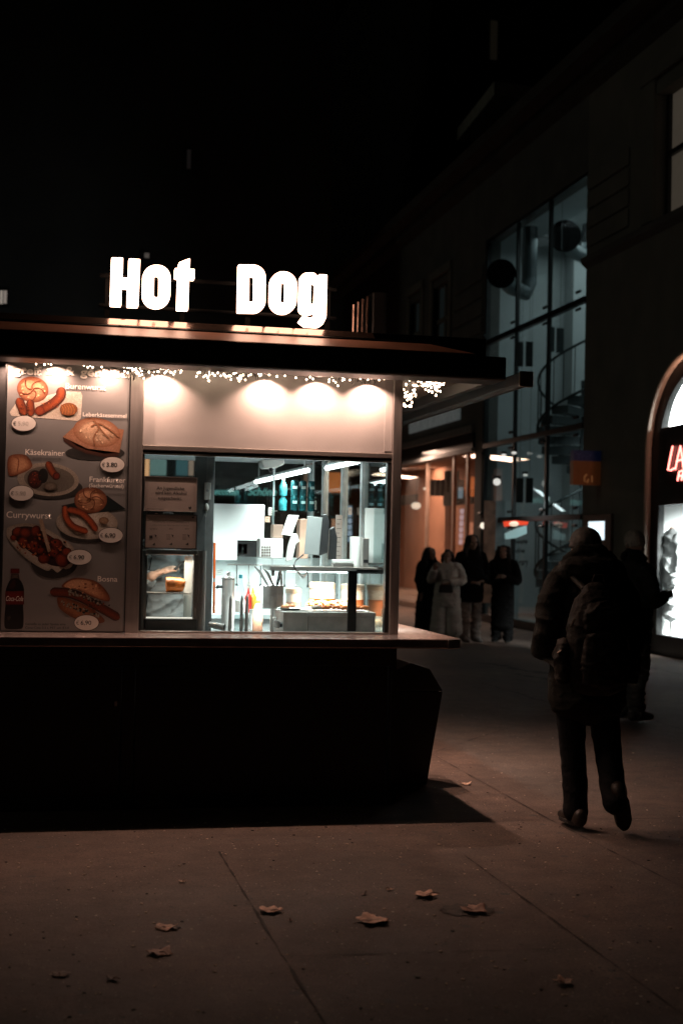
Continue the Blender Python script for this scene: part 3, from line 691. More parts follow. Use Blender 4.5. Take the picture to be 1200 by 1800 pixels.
# sliding window upright with door chime
UR = T('window_upright', 'grey aluminium upright of the sliding window between notices and cupboards', 'window frame', P(358, 1108, 'y', YW+.12))
MB().pbox((344, 800), (357, 1112), YW+.20, .03).build('upright_post', M('grey_aluminium_dark', (.17, .185, .19), .45, .1, .08, 20), UR, bevel=.003)
MB().pbox((357.5, 800), (371, 1112), YW+.21, .03).build('upright_rail', M('grey_aluminium_light', (.24, .255, .26), .4, .15, .06, 20), UR, bevel=.003)
CH = T('door_chime', 'white door chime stuck on the grey window upright', 'door chime', P(364, 880, 'y', YW+.115))
MB().pbox((359.5, 848), (370, 879), YW+.192, .017).build('chime_case', whiteplastic, CH, bevel=.004)
MB().cyl(P(365, 862.5, 'y', YW+.191), P(365, 862.5, 'y', YW+.1918), .008).build('chime_button', alu_m, CH)
HK = T('hook', 'small white oval hook below the door chime', 'hook', P(363, 890, 'y', YW+.115))
MB().ball(P(363, 892, 'y', YW+.202), (.014, .008, .026)).build('hook_plate', whiteplastic, HK, smooth=True)
MB().tube([P(363, 898, 'y', YW+.192), P(363, 906, 'y', YW+.188), P(361, 909, 'y', YW+.184), P(360, 904, 'y', YW+.184)], .0025, 8).build('hook_arm', steel, HK, smooth=True)

# warming cabinet
yc = YW+.10
WC = T('warming_cabinet', 'steel food warming cabinet with a glass front below the notices', 'warming cabinet', P(300, 1108, 'y', yc))
for a, b in ((249, 256), (346, 361)):
    p, q = P(a, 968, 'y', yc), P(b, 1106, 'y', yc); r = (q.x-p.x)/2
    MB().cyl((p.x+r, yc+.04, ZT), (p.x+r, yc+.04, p.z), r, n=24).build('cabinet_column', steel, WC, smooth=True)
MB().pbox((256, 966), (346, 976), yc, .30).build('cabinet_top', steel_h, WC, bevel=.003)
p = P(256, 1088, 'y', yc); q = P(346, 1112, 'y', yc)
MB().box(p.x, q.x, yc, yc+.30, ZT+.001, p.z).build('cabinet_base', M('dark_steel', (.10, .10, .10), .4, .6, .1, 10), WC, bevel=.003)
MB().pbox((254, 976.3), (256.5, 1088), yc, .03).build('door_stile', steel, WC); MB().pbox((341, 976.3), (345.8, 1088), yc, .03).build('door_stile', steel, WC)
MB().pbox((256.7, 976.3), (340.8, 1087.6), yc+.012, .004).build('cabinet_pane', glass_m, WC)
MB().pbox((256, 1042), (336, 1045), yc+.06, .2).build('cabinet_shelf', steel_h, WC)
MB().box(P(324, 1000, 'y', yc+.27).x, P(338, 1000, 'y', yc+.27).x, yc+.27, yc+.28, p.z, P(300, 978, 'y', yc).z).build('cabinet_rear_stile', M('pale_steel', (.6, .55, .5), .4, .3), WC)
MB().pbox((256.7, 1084.5), (340.8, 1087.6), yc+.02, .01).build('cabinet_light_strip', EMIT('strip_glow', (1, .86, .76), 1.2), WC)
lf = MB(); p = P(292, 1041, 'y', yc+.14); q = P(325, 1041, 'y', yc+.14)
lf.tube([(p.x, yc+.16, p.z+.046), (p.x+.02, yc+.16, p.z+.047), (q.x-.03, yc+.16, p.z+.045), (q.x-.008, yc+.16, p.z+.042), (q.x, yc+.16, p.z+.04)], [.046, .047, .045, .04, .026], 22)
tag(lf.build('meat_loaf', M('baked_crust', (.62, .17, .03), .35, 0, .35, 22, .25, 60), None, smooth=True), 'orange baked meat loaf piece on the shelf in the warming cabinet', 'meat loaf')

# wall cupboards, dispenser
yk = 10.9
for a, b, lb in (((370, 885), (416.5, 985), 'taller white wall cupboard door left behind the window'), ((417, 886), (464, 951), 'shorter white wall cupboard right of the taller one')):
    p, q = P(*a, 'y', yk), P(*b, 'y', yk); o = T('wall_cupboard', lb, 'cupboard', ((p.x+q.x)/2, yk+.14, q.z))
    MB().box(p.x+.003, q.x-.003, yk+.02, YB-.062, q.z+.002, p.z-.002).build('cupboard_body', white_m, o)
    MB().box(p.x+.001, q.x-.001, yk, yk+.018, q.z, p.z).build('cupboard_door', white_m, o, bevel=.003)
MW = T('niche_box', 'dark glossy appliance in the niche below the shorter cupboard', 'appliance', P(440, 977, 'y', yk))
MB().pbox((417.5, 952.5), (455, 978), yk+.02, .2).build('appliance_body', blackplastic, MW, bevel=.006)
MB().pbox((419, 956), (434, 974), yk+.017, .003).build('appliance_door', GLASS('dark_glass', (.3, .2, .15)), MW)

# orange pole, pot, bottle, spikes
OP = T('orange_pole', 'thin orange pole standing upright in front of the white cupboard', 'pole', P(376, 1084, 'y', 9.0))
a, b = P(377, 954, 'y', 9.0), P(375.6, 1078, 'y', 9.0)
mid = b.lerp(a, .47)
MB().cyl(b, mid-Vector((0, 0, .012)), .0085, n=12).build('pole_lower', orange_m, OP, smooth=True); MB().cyl(mid+Vector((0, 0, .012)), a, .0085, n=12).build('pole_upper', orange_m, OP, smooth=True)
MB().cyl(mid-Vector((0, 0, .0118)), mid+Vector((0, 0, .0118)), .007, n=12).build('pole_joint', steel, OP)
PT = T('steam_pot', 'tall polished steel pot with a black tap beside the orange pole', 'pot', P(400, 1090, 'y', 8.95))
c = P(400, 1080, 'y', 8.95); pt = P(400, 1018, 'y', 8.95); rp = abs(P(412, 1050, 'y', 8.95).x-P(389, 1050, 'y', 8.95).x)/2
polished = M('polished_steel', (.72, .70, .68), .2, .65, .04, 20)
MB().lathe((c.x, 8.95, ZT), [(rp, 0), (rp, pt.z-ZT), (rp+.004, pt.z-ZT+.002), (rp+.004, pt.z-ZT+.008), (rp-.004, pt.z-ZT+.009)], 28).build('pot_body', polished, PT, smooth=True)
MB().tube([(c.x-rp, 8.93, pt.z-.05), (c.x-rp-.03, 8.92, pt.z-.05), (c.x-rp-.04, 8.92, pt.z-.06)], [.008, .012, .009], 10).build('pot_tap', blackplastic, PT, smooth=True)
MB().lathe((c.x, 8.95, pt.z+.0095), [(rp-.006, 0), (rp*.5, .012), (.012, .014), (.012, .03), (.018, .034), (.01, .04)], 20).build('pot_lid', polished, PT, smooth=True)
BO = T('water_bottle', 'clear plastic bottle with a blue cap beside the steel pot', 'bottle', P(421, 1096, 'y', 8.8))
c = P(421, 1096, 'y', 8.8); h = P(421, 1010, 'y', 8.8).z-ZT
MB().lathe((c.x, 8.8, ZT), [(.028, 0), (.032, .01), (.032, h*.62), (.030, h*.7), (.014, h*.88), (.012, h*.93)], 20).build('bottle_body', GLASS('clear_plastic', (.85, .92, .92), 1.4, .05), BO, smooth=True)
MB().lathe((c.x, 8.8, ZT+h*.935), [(.013, 0), (.013, h*.06), (.011, h*.065)], 14).build('bottle_cap', M('blue_cap', (.03, .22, .28), .4), BO, smooth=True)
MB().lathe((c.x, 8.8, ZT+h*.36), [(.0326, 0), (.0326, h*.2)], 20).build('bottle_label', whiteplastic, BO, smooth=True)
SW = T('bun_warmer', 'bun warmer with three upright steel spikes behind the window', 'bun warmer', P(420, 1108, 'y', 8.5))
for px, top in ((405.5, 1046), (425.5, 1046), (434.5, 1046)):
    t0 = P(px, top, 'y', 8.5); b0 = P(px-1.5, 1098, 'y', 8.5)
    MB().tube([(b0.x, 8.5, ZT+.02), (b0.x, 8.5, b0.z), (t0.x, 8.5, t0.z-.03), (t0.x, 8.5, t0.z-.01), (t0.x, 8.5, t0.z)], [.012, .012, .009, .006, .001], 14).build('spike', polished, SW, smooth=True)
q = P(397, 1100, 'y', 8.47); q2 = P(455, 1108, 'y', 8.47)
MB().box(q.x, q2.x, 8.45, 8.57, ZT+.0005, ZT+.024).build('warmer_base', blackplastic, SW, bevel=.004)
MB().box(q2.x-.035, q2.x-.022, 8.4475, 8.45, ZT+.008, ZT+.018).build('warmer_lamp', EMIT('red_pilot', (1, .12, .02), 2), SW)
FT = T('steel_canister', 'short ribbed steel canister lying on its side on the window sill', 'canister', P(380, 1102, 'y', 8.43))
a, b = P(368, 1098, 'y', 8.46), P(394, 1103, 'y', 8.41)
MB().tube([a, a.lerp(b, .3), a.lerp(b, .32), a.lerp(b, .9), b, b], [.018, .018, .021, .021, .022, .016], 20).build('canister_body', polished, FT, smooth=True)
MB().cyl(b+(b-a).normalized()*.0005, b+(b-a).normalized()*.002, .015).build('canister_opening', blackplastic, FT)

# griddle with food
GR = T('griddle', 'wide steel griddle with control knobs on its left end behind the window', 'griddle', P(570, 1108, 'y', 8.45))
yg0 = 8.45; gx0 = P(498, 1075, 'y', yg0).x; gx1 = P(668, 1080, 'y', yg0).x; gz = P(560, 1076, 'y', yg0).z; yg1 = 8.98
gs = M('griddle_steel', (.55, .54, .52), .42, .35, .12, 12, .05, 120)
gm = P(541, 1090, 'y', yg0).x
MB().box(gx0, gm-.002, yg0, yg1, ZT+.001, gz).build('griddle_body', gs, GR, bevel=.004)
MB().box(gm, gx1-.03, yg0, yg1, ZT+.001, gz-.025).build('griddle_body', gs, GR, bevel=.004)
MB().box(gm, gx1-.03, yg0-.006, yg1, gz-.0245, gz).build('griddle_rim', gs, GR, bevel=.003)
MB().box(gx0+.03, gx1-.06, yg0+.04, yg1-.03, gz+.0005, gz+.004).build('griddle_plate', M('hot_plate', (.30, .30, .29), .3, .7, .2, 10), GR)
for i in range(4):
    yy = yg0+.045+i*.045; z = ZT+.075
    MB().tube([(gx0, yy, z), (gx0-.014, yy, z), (gx0-.014, yy, z)], [.016, .016, .012], 14).build('knob', blackplastic, GR, smooth=True)
    MB().box(gx0-.030, gx0-.0145, yy-.003, yy+.003, z-.022, z+.022).build('knob_lever', polished, GR, bevel=.002)
MB().box(gx0-.014, gx0-.0005, yg0+.25, yg0+.32, ZT+.09, ZT+.11).build('griddle_switch', whiteplastic, GR, bevel=.003)
sm_ = M('roast_sausage', (.50, .15, .05), .3, 0, .3, 40, .15, 90)
prev = None
for i, px in enumerate((557, 574, 591, 607, 628, 641)):
    c = P(px, 1071, 'y', yg0+.12+.02*(i % 3)); c.z = gz+.020
    o = MB().tube([c+Vector((-.035, -.02, 0)), c+Vector((-.028, -.016, .002)), c+Vector((0, .004, .004)), c+Vector((.026, .02, .002)), c+Vector((.034, .027, 0))], [.006, .013, .0145, .013, .006], 14).build('sausage', sm_ if i else M('raw_sausage', (.30, .24, .2), .35, 0, .2, 30), None, smooth=True)
    tag(o, ['greyish unbrowned sausage at the left end of the griddle row', 'browned sausage right of the greyish one on the griddle', 'third sausage from the left on the griddle', 'browned sausage just left of the black window upright', 'browned sausage just right of the black window upright', 'browned sausage at the right end of the griddle row'][i], 'sausage', 'sausages on the griddle')
PL = T('serving_tray', 'oval paper tray with fried sausage pieces on the griddle edge', 'tray', P(508, 1062, 'y', 8.62))
c = P(510, 1062, 'y', 8.62); c.z = gz+.005
MB().lathe(c, [(.055, 0), (.08, .012), (.083, .013), (.078, .011), (.05, .003)], 24).build('tray_dish', whiteplastic, PL, smooth=True)
fm = MB()
for k in range(6): fm.ball(c+Vector((random.uniform(-.045, .03), random.uniform(-.03, .03), .018+random.random()*.006)), (.022, .016, .013), 10)
fm.build('sausage_pieces', M('fried_pieces', (.62, .26, .12), .35, 0, .3, 30, .2, 60), PL, smooth=True)
# tool containers with tongs
TC = T('tool_container', 'square steel container holding tongs at the left end of the griddle', 'container', P(478, 1065, 'y', 8.72))
p, q = P(462, 1029, 'y', 8.72), P(498, 1064, 'y', 8.72); tz = gz+.004
m_ = MB(); xs3 = [p.x, p.x+(q.x-p.x)/3, p.x+2*(q.x-p.x)/3, q.x]
for a, b in zip(xs3, xs3[1:]):
    m_.box(a+.001, b-.001, 8.72, 8.726, tz, p.z); m_.box(a+.001, b-.001, 8.80, 8.806, tz, p.z); m_.box(a+.001, a+.006, 8.7265, 8.7995, tz, p.z); m_.box(b-.006, b-.001, 8.7265, 8.7995, tz, p.z)
m_.build('container_box', M('bright_steel', (.62, .61, .60), .3, .4, .1, 20), TC)
for i, (x0, y0, x1, y1) in enumerate(((470, 1028, 448, 996), (480, 1028, 464, 1000), (487, 1028, 495, 998), (495, 1028, 492, 1002))):
    a, b = P(x0, y0, 'y', 8.76), P(x1, y1, 'y', 8.74)
    o = T('tongs', ['leftmost tongs leaning out of the steel container', 'second tongs from the left in the steel container', 'black tipped tongs in the steel container', 'rightmost upright tongs in the steel container'][i], 'tongs', (a.x, 8.76, tz))
    for d in (-.004, .004): MB().tube([(a.x+d, 8.76, tz+.003), a+Vector((d, 0, 0)), a.lerp(b, .6)+Vector((d*1.4, 0, .012)), b+Vector((d*.2, 0, 0))], [.003, .004, .005, .004], 8).build('tong_arm', polished if i != 2 else blackplastic, o, smooth=True)
CB = T('ketchup_bottle', 'orange squeeze bottle with a pointed cap left of the steel container', 'bottle', P(453, 1070, 'y', 8.9))
c = P(453, 1070, 'y', 8.9); MB().lathe((c.x, 8.9, ZT), [(.03, 0), (.034, .01), (.034, .12), (.022, .17), (.016, .19)], 20).build('bottle_body', M('pale_orange', (.70, .34, .22), .4), CB, smooth=True)
MB().lathe((c.x, 8.9, ZT+.1905), [(.018, 0), (.018, .02), (.008, .03), (.004, .07)], 16).build('bottle_cap', orange_m, CB, smooth=True)
def tub(px, py, w, top, label, col):
    c = P(px, py, 'y', 9.1); r = w/2*9.3/2400; h = P(px, top, 'y', 9.1).z-ZT; o = T('sauce_tub', label, 'tub', (c.x, 9.1, ZT))
    MB().lathe((c.x, 9.1, ZT), [(r*.9, 0), (r*.95, .01), (r, h*.85), (r*.97, h*.86)], 26).build('tub_body', whiteplastic, o, smooth=True)
    MB().lathe((c.x, 9.1, ZT+h*.3), [(r*.965, 0), (r*1.005, h*.36)], 26).build('tub_label', col, o, smooth=True)
    MB().lathe((c.x, 9.1, ZT+h*.862), [(r*1.04, 0), (r*1.04, h*.10), (r*.9, h*.12)], 26).build('tub_lid', M('cream_plastic', (.72, .62, .5), .4), o, smooth=True)
tub(566, 1060, 44, 1022, 'large sauce tub with an orange label standing left of the black upright', M('tub_orange', (.55, .10, .015), .4))
tub(619, 1062, 40, 1025, 'sauce tub with a brownish orange label partly behind the black upright', M('amber_label', (.42, .12, .04), .4))
tub(515, 1058, 26, 1032, 'small pale sauce tub right of the steel tool container', M('pale_label', (.70, .45, .33), .4))
# pass shelf with till
SH = T('pass_shelf', 'steel pass shelf over the griddle carrying the till screen', 'shelf', (1.75, 8.75, 1.47))
zs = P(650, 998, 'y', 8.62).z
sx0 = P(463, 985, 'y', 8.9).x
MB().box(sx0, X1-.06, 8.62, 8.95, zs-.03, zs).build('shelf_board', steel_h, SH, bevel=.003)
MB().pbox((612.5, 1003), (625.5, 1110), 8.44, .035).build('shelf_post', blackp, SH, bevel=.003)
MB().pbox((625.7, 1001), (677, 1009), 8.62, .02).build('shelf_apron', blackp, SH)
MB().box(sx0+.15, X1-.2, 8.83, 8.86, zs-.042, zs-.031).build('shelf_lamp', EMIT('shelf_glow', (.85, 1, 1), 6), SH)
MB().box(sx0+.04, sx0+.06, 8.8, 8.82, ZT+.0, zs-.031).build('shelf_leg', steel, SH)
TS = T('till_screen', 'black till screen seen edge on, standing on the pass shelf', 'screen', P(560, 985, 'y', 8.8))
a = PX([(540, 907), (566, 910), (560, 976), (534, 974)], 'y', 8.76)
MB().prism(a, (.012, .02, 0)).build('screen_panel', M('grey_screen', (.17, .18, .18), .25, 0, .06, 3), TS, bevel=.002)
b = PX([(567, 904), (574, 903), (579, 916), (576, 972), (561, 977)], 'y', 8.765); b.insert(0, P(566.6, 909, 'y', 8.765))
MB().prism(b, (.0, .06, 0)).build('screen_housing', blackplastic, TS, bevel=.006)
b = PX([(580, 930), (588, 925), (593, 945), (591, 984), (577, 984)], 'y', 8.84); MB().prism(b, (0, .05, 0)).build('screen_stand', blackplastic, TS, bevel=.006)
MB().tube([P(533, 975, 'y', 8.78), P(520, 985, 'y', 8.75), P(516, 994, 'y', 8.6), P(520, 1002, 'y', 8.6)], .005, 8).build('screen_cable', blackplastic, TS, smooth=True)
TB = T('card_tablet', 'white tilted tablet on a white stand left of the till screen', 'tablet', P(505, 985, 'y', 8.85))
MB().prism(PX([(506, 905), (525, 906), (512, 942), (494, 940)], 'y', 8.86), (.006, .02, 0)).build('tablet_plate', whiteplastic, TB, bevel=.003)
MB().prism(PX([(514, 938), (522, 938), (527, 952), (520, 957), (514, 984), (503, 987), (507, 960)], 'y', 8.84), (0, .05, 0)).build('tablet_stand', whiteplastic, TB, bevel=.006)
RP = T('receipt_printer', 'white boxy receipt printer with a grid of keys at the left end of the shelf', 'printer', P(478, 985, 'y', 8.8))
MB().pbox((457, 946), (497, 982), 8.8, .14).build('printer_case', whiteplastic, RP, bevel=.006)
ks = MB()
for i in range(4):
    for j in range(4):
        q0 = P(459.5+i*4.4, 960+j*5, 'y', 8.7985); q1 = P(462.5+i*4.4, 963+j*5, 'y', 8.7985); ks.box(q0.x, q1.x, 8.7965, 8.7995, q1.z, q0.z)
ks.build('printer_keys', M('dark_keys', (.10, .07, .06), .5), RP)
LB = T('leaflet_box', 'pale box behind the tilted tablet', 'box', P(490, 941, 'y', 9.2)); MB().pbox((480, 922), (497, 946), 9.2, .1).build('box_case', M('peach_card', (.70, .50, .40), .5), LB, bevel=.003)
PB = T('paper_roll_box', 'peach coloured paper box behind the till screen', 'box', P(533, 945, 'y', 9.1)); MB().pbox((527, 912), (541, 982), 9.1, .12).build('box_case', M('peach_card'if 0 else 'peach_card2', (.72, .46, .34), .5), PB, bevel=.004)
NB = T('napkin_box', 'small white napkin box lying on the pass shelf', 'napkin box', P(603, 993, 'y', 8.64))
p, q = P(586, 979, 'y', 8.64), P(622, 993, 'y', 8.64)
MB().box(p.x, q.x, 8.64, 8.72, zs+.0005, zs+.022).build('napkin_tray', steel_h, NB, bevel=.002); MB().box(p.x+.004, q.x-.004, 8.645, 8.715, zs+.0225, zs+.048).build('napkins', whiteplastic, NB, bevel=.006)
# cans on the glass shelf by the side window
CS = T('drinks_shelf', 'glass drinks shelf in the back corner of the kiosk', 'shelf', P(528, 900, 'y', 9.9))
p, q = P(488, 842, 'y', 9.9), P(560, 899, 'y', 9.9); zmid = P(528, 872, 'y', 9.9).z
for z in (q.z, zmid): MB().box(p.x, q.x, 9.88, 10.12, z-.008, z).build('shelf_pane', GLASS('shelf_glass', (.8, .92, .92), 1.5), CS)
MB().box(q.x-.012, q.x, 10.1, 10.12, 1.1, 2.279).build('shelf_rod', alu_m, CS); MB().box(p.x, p.x+.012, 10.1, 10.12, 1.1, 2.279).build('shelf_rod', alu_m, CS)
dk = M('teal_can', (.02, .10, .11), .25, .6, .2, 20); first = None
for r_, z in enumerate((zmid, q.z)):
    for i, px in enumerate((518, 533, 548, 498)):
        x = P(px, 870, 'y', 9.95).x; hgt = .115 if px != 498 else .13
        if first is None or px == 498:
            o = T('drink_can' if px != 498 else 'soda_bottle', '-', 'can' if px != 498 else 'bottle', (x, 9.97, z+.0005), 'drinks on the glass shelf')
            rc = .027
            if px != 498:
                MB().lathe((x, 9.97, z+.0005), [(rc*.8, 0), (rc, .006), (rc, hgt-.012), (rc*.82, hgt-.001), (rc*.8, hgt)], 20).build('can_body', dk, o, smooth=True)
                MB().box(x-.016, x+.016, 9.97-rc-.0012, 9.97-rc+.003, z+.055, z+.075).build('can_label', M('pale_teal', (.42, .55, .55), .4), o); first = o
            else:
                MB().lathe((x, 9.97, z+.0005), [(.027, 0), (.03, .01), (.03, .075), (.012, .105), (.011, .118)], 18).build('bottle_body', M('aqua_plastic', (.06, .36, .40), .15, 0, .3, 30), o, smooth=True)
                MB().lathe((x, 9.97, z+.119), [(.013, 0), (.013, .012)], 14).build('bottle_cap', whiteplastic, o, smooth=True)
        else: o = copy_thing(first, (x, 9.97, z+.0005))
        o['label'] = ('aqua bottle left of the cans on the %s drinks shelf' if px == 498 else '%s drink can on the %%s drinks shelf' % {518: 'left dark teal', 533: 'middle dark teal', 548: 'right dark teal'}[px]) % ('upper' if r_ == 0 else 'lower')
# camera, cabinet at the right
SC = T('security_camera', 'white box security camera under the kiosk ceiling', 'camera', P(477, 830, 'y', 9.6))
MB().prism(PX([(459, 808), (500, 806), (500, 816), (487, 822), (464, 823), (460, 815)], 'y', 9.6), (0, .16, 0)).build('camera_case', whiteplastic, SC, bevel=.01)
MB().ball(P(476, 826, 'y', 9.62), .018).build('camera_lens', blackplastic, SC, smooth=True)
MB().cyl(P(480, 806, 'y', 9.68), Vector((P(480, 806, 'y', 9.68).x, 9.68, 2.279)), .015).build('camera_bracket', whiteplastic, SC)
FP = T('white_partition', 'tall white board standing in the right end of the serving window', 'board', P(658, 985, 'y', 8.9))
MB().pbox((642, 893), (677, 990), 8.9, .02).build('board_sheet', whiteplastic, FP, bevel=.003)
PC = T('steel_dispenser', 'narrow steel dispenser beside the white board on the pass shelf', 'dispenser', P(645, 990, 'y', 8.75))
p, q = P(638, 946, 'y', 8.75), P(648, 990, 'y', 8.75)
MB().box(p.x, q.x, 8.75, 8.83, zs+.0005, p.z).build('dispenser_case', steel, PC, bevel=.004); MB().box(p.x+.006, q.x-.006, 8.746, 8.7495, zs+.03, zs+.05).build('dispenser_slot', blackplastic, PC)

# more of the crowded kitchen
def squeeze(px, py, y, h, col, label):
    c = P(px, py, 'y', y); o = T('squeeze_bottle', label, 'bottle', c); z = 1.0605 if y > 10 else ZT+.0005
    MB().lathe((c.x, y, z), [(.026, 0), (.030, .008), (.030, h*.62), (.018, h*.72), (.012, h*.76)], 18).build('bottle_body', col, o, smooth=True); MB().lathe((c.x, y, z+h*.762), [(.014, 0), (.012, h*.06), (.003, h*.24)], 14).build('bottle_tip', col, o, smooth=True)
red = M('ketchup_red', (.50, .03, .02), .35); yel = M('mustard_yellow', (.70, .42, .05), .35)
squeeze(436, 1060, 10.75, .20, red, 'red squeeze bottle on the back counter behind the clear bottle'); squeeze(444, 1060, 10.8, .20, yel, 'yellow squeeze bottle on the back counter beside the red one'); squeeze(540, 1060, 9.16, .17, yel, 'yellow squeeze bottle between the small and the large sauce tub')
squeeze(592, 1060, 9.18, .18, red, 'red squeeze bottle between the two large sauce tubs')
def cups(px, py, y, n, label, m=None, z=None):
    c = P(px, py, 'y', y); z = c.z if z is None else z; o = T('cup_stack', label, 'cups', (c.x, y, z))
    for i in range(n): MB().lathe((c.x, y, z+i*.016), [(.028, 0), (.036, .085), (.0375, .086), (.0375, .089), (.034, .089)], 20).build('cup', m or whiteplastic, o, smooth=True)
cups(448, 1060, 9.15, 4, 'stack of white cups behind the orange capped bottle', None, ZT+.0005); cups(632, 1062, 9.15, 5, 'stack of peach cups right of the black upright', M('peach_cup', (.72, .42, .28), .5), ZT+.0005)
RB = T('roll_basket', 'steel basket of bread rolls behind the griddle', 'basket', P(655, 1062, 'y', 9.1)); c = P(655, 1062, 'y', 9.1)
m_ = MB(); m_.tube([(c.x-.06, 9.02, ZT+.09), (c.x+.08, 9.02, ZT+.09), (c.x+.08, 9.18, ZT+.09), (c.x-.06, 9.18, ZT+.09), (c.x-.06, 9.02, ZT+.09)], .004, 6)
for k in range(6): m_.tube([(c.x-.06+k*.028, 9.02, ZT+.002), (c.x-.06+k*.028, 9.02, ZT+.09)], .002, 5)
m_.build('basket_wire', steel, RB)
for k in range(4): tag(MB().ball((c.x-.03+.036*(k % 3), 9.07+.05*(k//2), ZT+.055+.02*(k == 3)), (.035, .03, .026)).build('bread_roll', M('bread_crust', (.62, .34, .16), .5, 0, .2, 20), None, smooth=True), ['left bread roll in the wire basket', 'middle bread roll in the wire basket', 'right bread roll in the wire basket', 'topmost bread roll in the wire basket'][k], 'bread roll')
def paper(a, b, y, label, col, lines=0):
    p, q = P(*a, 'y', y), P(*b, 'y', y); o = T('paper_note', label, 'note', ((p.x+q.x)/2, y, q.z)); MB().box(p.x, q.x, y, y+.002, q.z, p.z).build('note_sheet', M('note_%.2f_%.2f' % (col[0], col[2]), col, .6), o)
    if lines:
        m_ = MB()
        for k in range(lines): zz = p.z-(p.z-q.z)*(k+1)/(lines+1); m_.box(p.x+.008, q.x-.008-.01*(k % 2), y-.0012, y-.0006, zz-.002, zz+.002)
        m_.build('note_lines', inkgrey, o)
paper((472, 892), (482, 906), 10.85, 'small pale note hanging right of the shorter cupboard', (.66, .62, .55), 3); paper((466, 908), (474, 918), 10.85, 'tiny peach note below the small pale note', (.72, .45, .33), 2)
paper((546, 880), (556, 896), 10.4, 'pale note on the back window behind the till screen', (.60, .60, .56), 3); paper((590, 905), (600, 985), 9.6, 'long pale paper strip hanging left of the window upright', (.55, .48, .44), 9); paper((612, 892), (618, 905), 9.5, 'small note stuck beside the right upright', (.62, .55, .5), 2)
paper((434, 1022), (441, 1034), YB-.075, 'small note on the pale tiles above the back counter', (.70, .66, .58), 3); paper((380, 1000), (392, 1010), YB-.075, 'wide note on the tiles below the taller cupboard', (.62, .64, .62), 2)
WL = T('hanging_wires', 'white looped cables hanging under the pass shelf', 'cable', P(535, 1005, 'y', 8.7))
for k in range(3):
    a, b = P(518+k*3, 1001, 'y', 8.70+k*.02), P(545-k*2, 1001, 'y', 8.70+k*.02); mid = a.lerp(b, .5)-Vector((0, 0, .035+.012*k)); MB().tube([a, a.lerp(mid, .6)-Vector((0, 0, .010)), mid, mid.lerp(b, .4)-Vector((0, 0, .010)), b], .003, 6).build('cable_loop', whiteplastic, WL, smooth=True)
UT = T('utensil_rail', 'steel rail with hanging ladles on the tiles at the back', 'rail', P(450, 1005, 'y', YB-.1))
a, b = P(400, 992, 'y', YB-.09), P(560, 996, 'y', YB-.09); MB().tube([a, b], .006, 8).build('rail_bar', steel, UT)
for k in range(7):
    q = a.lerp(b, .1+.13*k); MB().tube([q, q-Vector((0, .01, .15)), q-Vector((0, .02, .17))], [.004, .004, .012], 8).build('ladle', polished if k % 2 else blackplastic, UT, smooth=True)
KR = T('kitchen_roll', 'white kitchen roll standing on the pass shelf behind the napkin box', 'kitchen roll', P(610, 985, 'y', 8.9)); c = P(625, 985, 'y', 8.88)
MB().lathe((c.x, 8.88, zs+.0005), [(.04, 0), (.042, .004), (.042, .20), (.018, .201), (.018, .19)], 22).build('roll_paper', whiteplastic, KR, smooth=True)
TR = T('food_tray', 'shallow steel tray of orange fried food at the back of the griddle', 'tray', P(560, 1062, 'y', 8.9)); c = P(575, 1066, 'y', 8.9)
m_ = MB(); m_.box(c.x-.14, c.x+.16, 8.82, 8.96, gz+.0045, gz+.010); m_.box(c.x-.14, c.x+.16, 8.955, 8.96, gz+.0102, gz+.03); m_.build('tray_pan', steel, TR)
m_ = MB()
for k in range(60): m_.ball((c.x-.12+random.random()*.26, 8.835+random.random()*.11, gz+.022+random.random()*.03), (random.uniform(.012, .022), .012, .010), 8, Matrix.Rotation(random.random()*3, 3, 'Z'))
m_.build('fried_food', M('fried_orange', (.75, .22, .05), .4, 0, .3, 40, .2, 80), TR, smooth=True)

# ------------------------------------------------------------------ fairy lights under the eaves
bulb_m = EMIT('fairy_glow', (1, .72, .50), 17)
wire_m = M('dark_wire', (.012, .010, .009), .5)
BULB = [None]
def bulb(c, par, r=.0058):
    if BULB[0] is None:
        m_ = MB(); m_.ball((0, 0, 0), 1, 10); me = m_.mesh('bulb'); me.materials.append(bulb_m)
        for p in me.polygons: p.use_smooth = True
        BULB[0] = me
    o = bpy.data.objects.new('bulb', BULB[0]); COL.objects.link(o); o.parent = par; o.location = Vector(c)-wloc(par); o.scale = (r, r, r*1.2)
ps_ref = [None]
def fairy(label, main, twigs, place, dark):
    """main wire, twigs hanging from it with bulbs at their joints, and bare dark twigs"""
    mp = [place(*q) for q in main]; o = T('fairy_lights', label, 'fairy lights', mp[0], 'fairy lights under the eaves')
    w = MB(); w.tube(mp, .0028, 6)
    for tw in twigs:
        q = [place(*k) for k in tw]
        near = min(mp, key=lambda v: (v-q[0]).length); w.tube([near]+q, .0013, 5)
    for (x, y) in dark:
        for k in range(3): 
            a = place(x+random.uniform(-2, 2), y); b = place(x+random.uniform(-5, 5), y+random.uniform(6, 15)); w.tube([a, a.lerp(b, .5)+Vector((.006, 0, 0)), b], .0019, 5)
    w.build('wire', wire_m, o)
    for tw in twigs:
        for k in tw: bulb(place(*k)+Vector((0, -.006, 0)), o, random.uniform(.0042, .0056)*(1.3 if place is ps_ref[0] else 1))
    return o
pf = lambda x, y: P(x, y, 'y', 8.14+.03*sin(x*1.7)+.02*cos(y*2.3))
def scatter(x0, x1, y0, y1, n, m=2, drop=7, yl=None):
    out = []
    for i in range(n):
        x = x0+(x1-x0)*(i+random.random())/n; y = y0+(y1-y0)*random.random(); tw = []
        for k in range(random.randint(1, m)): tw.append((x, y)); x += random.uniform(-4, 4); y += random.uniform(3, drop)
        out.append(tw)
    return out
